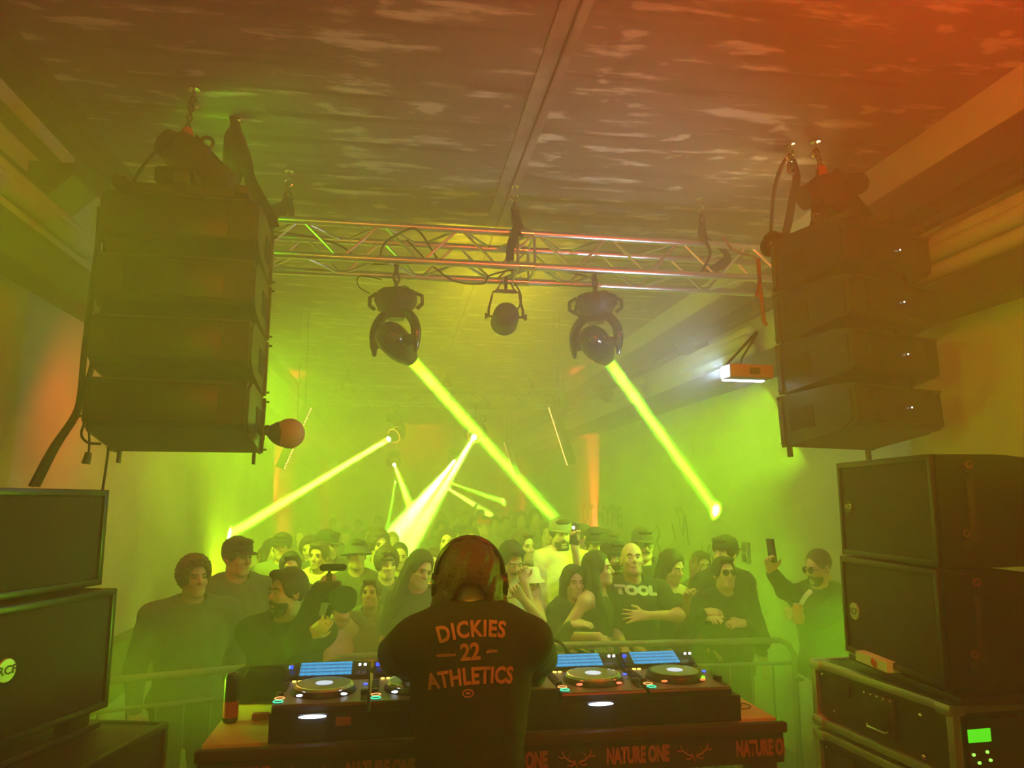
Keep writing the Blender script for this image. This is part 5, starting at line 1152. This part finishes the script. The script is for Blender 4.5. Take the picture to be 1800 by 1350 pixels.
MB().lathe([(.024,0),(.031,.008),(.031,.105),(.026,.118),(.026,.12)],(0,0,0),(0,0,1),24).build('can_body',M('can_red',(.5,.06,.05),.3,.4),t); MB().lathe([(.026,.12),(.025,.122),(.022,.118),(.001,.118)],(0,0,0),(0,0,1),20).build('can_lid',ALU,t)
J=rp['J']; o=rp['body']
bv=BVHTree.FromPolygons([v.co for v in rp['top'].data.vertices],[p.vertices[:] for p in rp['top'].data.polygons])
pts=[]
for (x,y) in ((1441,1033),(1425,1040),(1412,1055),(1404,1075),(1400,1094)):
    q=PY(x,y,4.5)-rp['org']; dr=(PY(x,y,4.9)-PY(x,y,4.5)).normalized(); hit=bv.ray_cast(q-dr*.6,dr,3)
    if hit[0]: pts.append(hit[0]+hit[1]*.006)
if len(pts)>2: MB().tube(smooth_path(pts,5),.016,8,flat=.35).build('shoulder_strap',CL['white'],o)
# man silhouettes at left
person('dark silhouette of a person with tousled hair nearest the left wall',345,967,4.62,yaw=24,hy=35,hp=4,h=.009,hair='curly',hairc='brown',top='jacket',topc='dark',legs='dark',build=1.22,skin='tan')
person('tall dark silhouette in a cap beside the bright wall spot',421,936,5.0,yaw=20,hy=48,h=.010,hair='short',top='jacket',topc='dark',legs='dark',build=1.12,skin='tan',hat='cap',hatc='black')
ph=person('person in black holding a video camera to the right of their face',507,994,3.98,yaw=-8,hy=-52,hp=4,tilt=-4,h=.0075,hair='short',hairc='brown',top='jacket',topc='black',legs='black',build=1.12,skin='fair',beard=True,
   armR=((545,1120,3.85),(546,1066,3.78)),armL=((470,1160,3.8),(560,1105,3.72)),handR={'curl':1.0,'dir':(.5,.1,.8),'palm':(1,0,0),'thumb':(0,1,.3)},handL={'curl':.9,'palm':(1,0,0)})
c=PY(583,1045,3.80); t=thing('video_camera','black camera with top microphone held by the person in black','camera',c)
MB().box((-.02,0,.015),(.13,.09,.10),ch=.016).box((-.07,0,.0),(.05,.10,.11),ch=.014).build('camera_body',BLK2,t)
MB().lathe([(.036,-.03),(.040,0),(.040,.05),(.052,.07),(.062,.10),(.064,.13),(.058,.13)],(.0,.0,.0),(.55,-.8,-.1),28).build('camera_lens',BLK,t)
MB().box((-.015,0,.075),(.03,.04,.05),ch=.006).cyl((-.015,0,.09),(-.015,0,.115),.008).build('hot_shoe',STEEL,t)
MB().cyl((-.045,0,.128),(.050,-.0,.128),.017,n=16).ell((-.045,0,.128),(.018,.017,.017)).ell((.05,0,.128),(.018,.017,.017)).build('top_microphone',WEB,t)
MB().cyl((-.0,0,-.05),(-.02,0,-.12),.014).box((-.02,0,-.13),(.06,.05,.03),ch=.006).build('camera_grip',BLK2,t)
# ---- behind the front row
_q=smi['arms'][0][2]+smi['org']+Vector((0,-.02,.10)); t=thing('phone','phone with glowing torch light beside the pale hoodie','phone',_q,(0,0,R(10)))
MB().box((0,0,0),(.072,.009,.15),Matrix.Rotation(R(12),3,'Y'),ch=.003).build('phone_body',BLK2,t)
MB().ell((-.018,-.008,.045),(.010,.003,.010),n=12,m=6).build('torch_light',M('torch_light',(1,1,.9),.3,emit=(1,.75,.3),es=60),t)
crowd=[ # px,py,Y,label,kw
(497,931,6.9,'person in dark cap facing forward, left rear of crowd',dict(hat='cap',topc='grey',hy=-5)),
(466,958,7.6,'person with short hair just right of the tall capped silhouette',dict(topc='grey')),
(480,945,7.3,'person with round head of hair left of the forward facing cap',dict(hair='bob',topc='dark',hy=40)),
(512,967,5.6,'dark haired person peering over the camera operator',dict(topc='dark',hy=10)),
(545,937,7.2,'person with thick hair below the bare red wall streak',dict(topc='grey',hair='curly')),
(577,926,6.5,'person in peaked cap looking right, dark shirt',dict(hat='cap',hy=55,topc='dark',yaw=20)),
(561,949,6.3,'person with short hair and pale shoulders behind the camera',dict(topc='light',hy=-20)),
(628,941,6.0,'person in round bucket hat at centre left',dict(hat='bucket',hatc='dark',topc='dark',hy=12)),
(667,925,6.6,'curly haired person lit green at centre left',dict(hair='curly',hairc='brown',topc='grey',hy=20)),
(690,932,8.0,'person with pale reddish face behind the curls',dict(topc='grey',hair='buzz',hairc='fair')),
(681,960,5.7,'person wearing a headset with light rimmed hair',dict(topc='dark',hy=15,hat='band',hair='curly')),
(703,950,6.4,'short haired person directly under the brightest beam',dict(hair='buzz',topc='grey')),
(738,964,5.0,'person with long dark hair left of the DJ, looking up',dict(hair='long',topc='dark',hy=30,hp=-14,tilt=14,build=1.05)),
(762,962,5.9,'dark haired person just left of the DJ head',dict(topc='dark',hair='bob')),
(785,927,7.0,'person with smooth dark hair above left of the DJ',dict(topc='dark',hair='bob')),
(810,916,8.0,'person in dark cap above the DJ',dict(hat='cap',topc='dark')),
(828,926,7.2,'person with wavy hair just above the DJ',dict(hair='wavy',topc='dark')),
(600,1030,5.15,'person in pale tee bent forward at the left rail',dict(topc='light',lean=18,hy=30,hp=20,armR='fold',armL='rail',build=1.1,h=.009)),
(652,1012,5.2,'person in grey tee with forearms crossed left of the DJ',dict(topc='grey',armR='fold',armL='fold',build=1.15,hy=-10,hp=18,lean=10,h=.009)),
(921,930,5.9,'dark haired person right of the DJ with green lit collar',dict(topc='light',hy=30,hair='short')),
(1023,916,6.4,'person in dark cap left of the smiling one',dict(hat='cap',topc='dark',hy=-30)),
(1068,926,6.1,'person in dark cap right behind the smiling one',dict(hat='cap',topc='dark',hy=30)),
(852,903,9.5,'person in bright red lit cap in the middle distance',dict(hat='cap',hatc='red',topc='grey')),  # cap cloth reddened, the red light put into its colour
(869,905,11.0,'person with dark hair right of the red lit cap',dict(topc='dark')),
(888,905,11.5,'person with round head between red lit cap and topknot',dict(topc='dark',hair='buzz')),
(916,897,11.0,'person with dark topknot in far crowd',dict(topc='dark',hair='bob')),
(940,893,10.0,'tall shadowy person beside the topknot',dict(topc='dark',hair='bob')),
(834,908,12.0,'person with short hair left of the red lit cap',dict(topc='grey')),
(775,912,11.0,'distant person with raised arm over the centre',dict(topc='grey',armL='up')),
(740,915,11.0,'distant bareheaded person left of centre',dict(topc='grey',hair='buzz')),
(650,924,11.5,'distant person with curly hair at the left centre',dict(topc='dark',hair='curly')),
(608,922,12.0,'distant person in a cap below the far wall streaks',dict(topc='dark',hat='cap')),
(530,927,11.0,'distant person near the red streak on left wall',dict(topc='dark')),
(962,918,8.6,'person with short hair left of the tall pale hoodie',dict(topc='dark')),
(805,905,14.0,'small distant person directly above the DJ',dict(topc='grey')),
(760,900,15.0,'small distant person in the green haze, centre',dict(topc='grey',armR='up')),
(712,905,14.5,'small distant person under the third row beams',dict(topc='grey',hair='curly')),
(665,906,16.0,'small distant person left of the beam crossing',dict(topc='dark')),
(900,896,16.0,'small distant person near the far right uplight',dict(topc='dark')),
(875,893,17.0,'small distant person at far right of the haze',dict(topc='grey')),
(820,895,18.0,'smallest visible person in the far middle haze',dict(topc='dark')),
(845,893,15.5,'small distant person with raised arms behind the red lit cap',dict(topc='dark',armL='up',armR='up')),
(930,905,13.0,'small distant person right of the topknot',dict(topc='dark')),
(630,912,15.0,'small distant person at the left under the haze',dict(topc='dark')),
(585,910,16.5,'small distant person near the far left wall',dict(topc='grey')),
]
rs=random.Random(3)
for (px,py,Y,lab,kw) in crowd:
    k=dict(h=.011 if Y<6.7 else (.014 if Y<9 else .018),top='tee' if rs.random()<.6 else 'jacket',yaw=rs.uniform(-20,20),hairc=rs.choice(['black','brown','brown']),skin=rs.choice(['fair','tan','fair']),build=rs.uniform(.92,1.1),hp=rs.uniform(-6,6),faces=Y<9,
           armL=rs.choice([None,'fold','rail']),armR=rs.choice([None,'rail',None]))
    k.setdefault('hair','short'); k.update(kw)
    if k.get('hy') is None: k['hy']=k['yaw']*.6
    person(lab,px,py,Y,group=None,**k)
# ---------------------------------------------------------------- haze filling the hall
m=bpy.data.materials.new('haze'); m.use_nodes=True; nt=m.node_tree; nt.nodes.clear()
o=nt.nodes.new('ShaderNodeOutputMaterial'); s=nt.nodes.new('ShaderNodeVolumeScatter'); s.inputs['Density'].default_value=.115
s.inputs['Color'].default_value=(.97,.97,.97,1); s.inputs['Anisotropy'].default_value=.25; nt.links.new(s.outputs[0],o.inputs['Volume'])
hz=MB().box(((XL+XR)/2,(Y0+Y1)/2,(FL+CEIL)/2),(XR-XL+.1,Y1-Y0+.1,CEIL-FL+.1)).build('haze',m,smooth=False)
hz['kind']='stuff'; hz['label']='thin stage haze filling the whole hall'; hz['category']='haze'

for _k,_l in dict(badge='round badge with raised letters',lcd_screen='glowing green display',green_buttons='lit green buttons',ring_light='glowing orange ring around the head',red_mark='red mark on the paper',
    can_band='red lower band of the can',status_led='tiny white status light',top_block='small red chain guide',raised_sunglasses='sunglasses pushed up on the hair',sweater_lettering='reddish printed lettering on the back',
    shirt_lettering='grey block letters on the chest',screen='bright blue waveform screen',front_glare='white glare painted as a glow',play_button='ring lit green',cue_button='ring lit orange',red_sticker='small red sticker',
    printed_lettering='red brown repeated lettering',printed_emblem='red brown antler emblem',end_light='cold white lit end',globe='lamp face with red light painted in',led_dots='row of warm light points',torch_light='glowing torch light',
    graffiti_lettering='black graffiti letters',shoulder_strap='pale diagonal shoulder strap').items():
    for _o in bpy.data.objects:
        if _o.parent is not None and _o.name.split('.')[0]==_k: _o['label']=_l
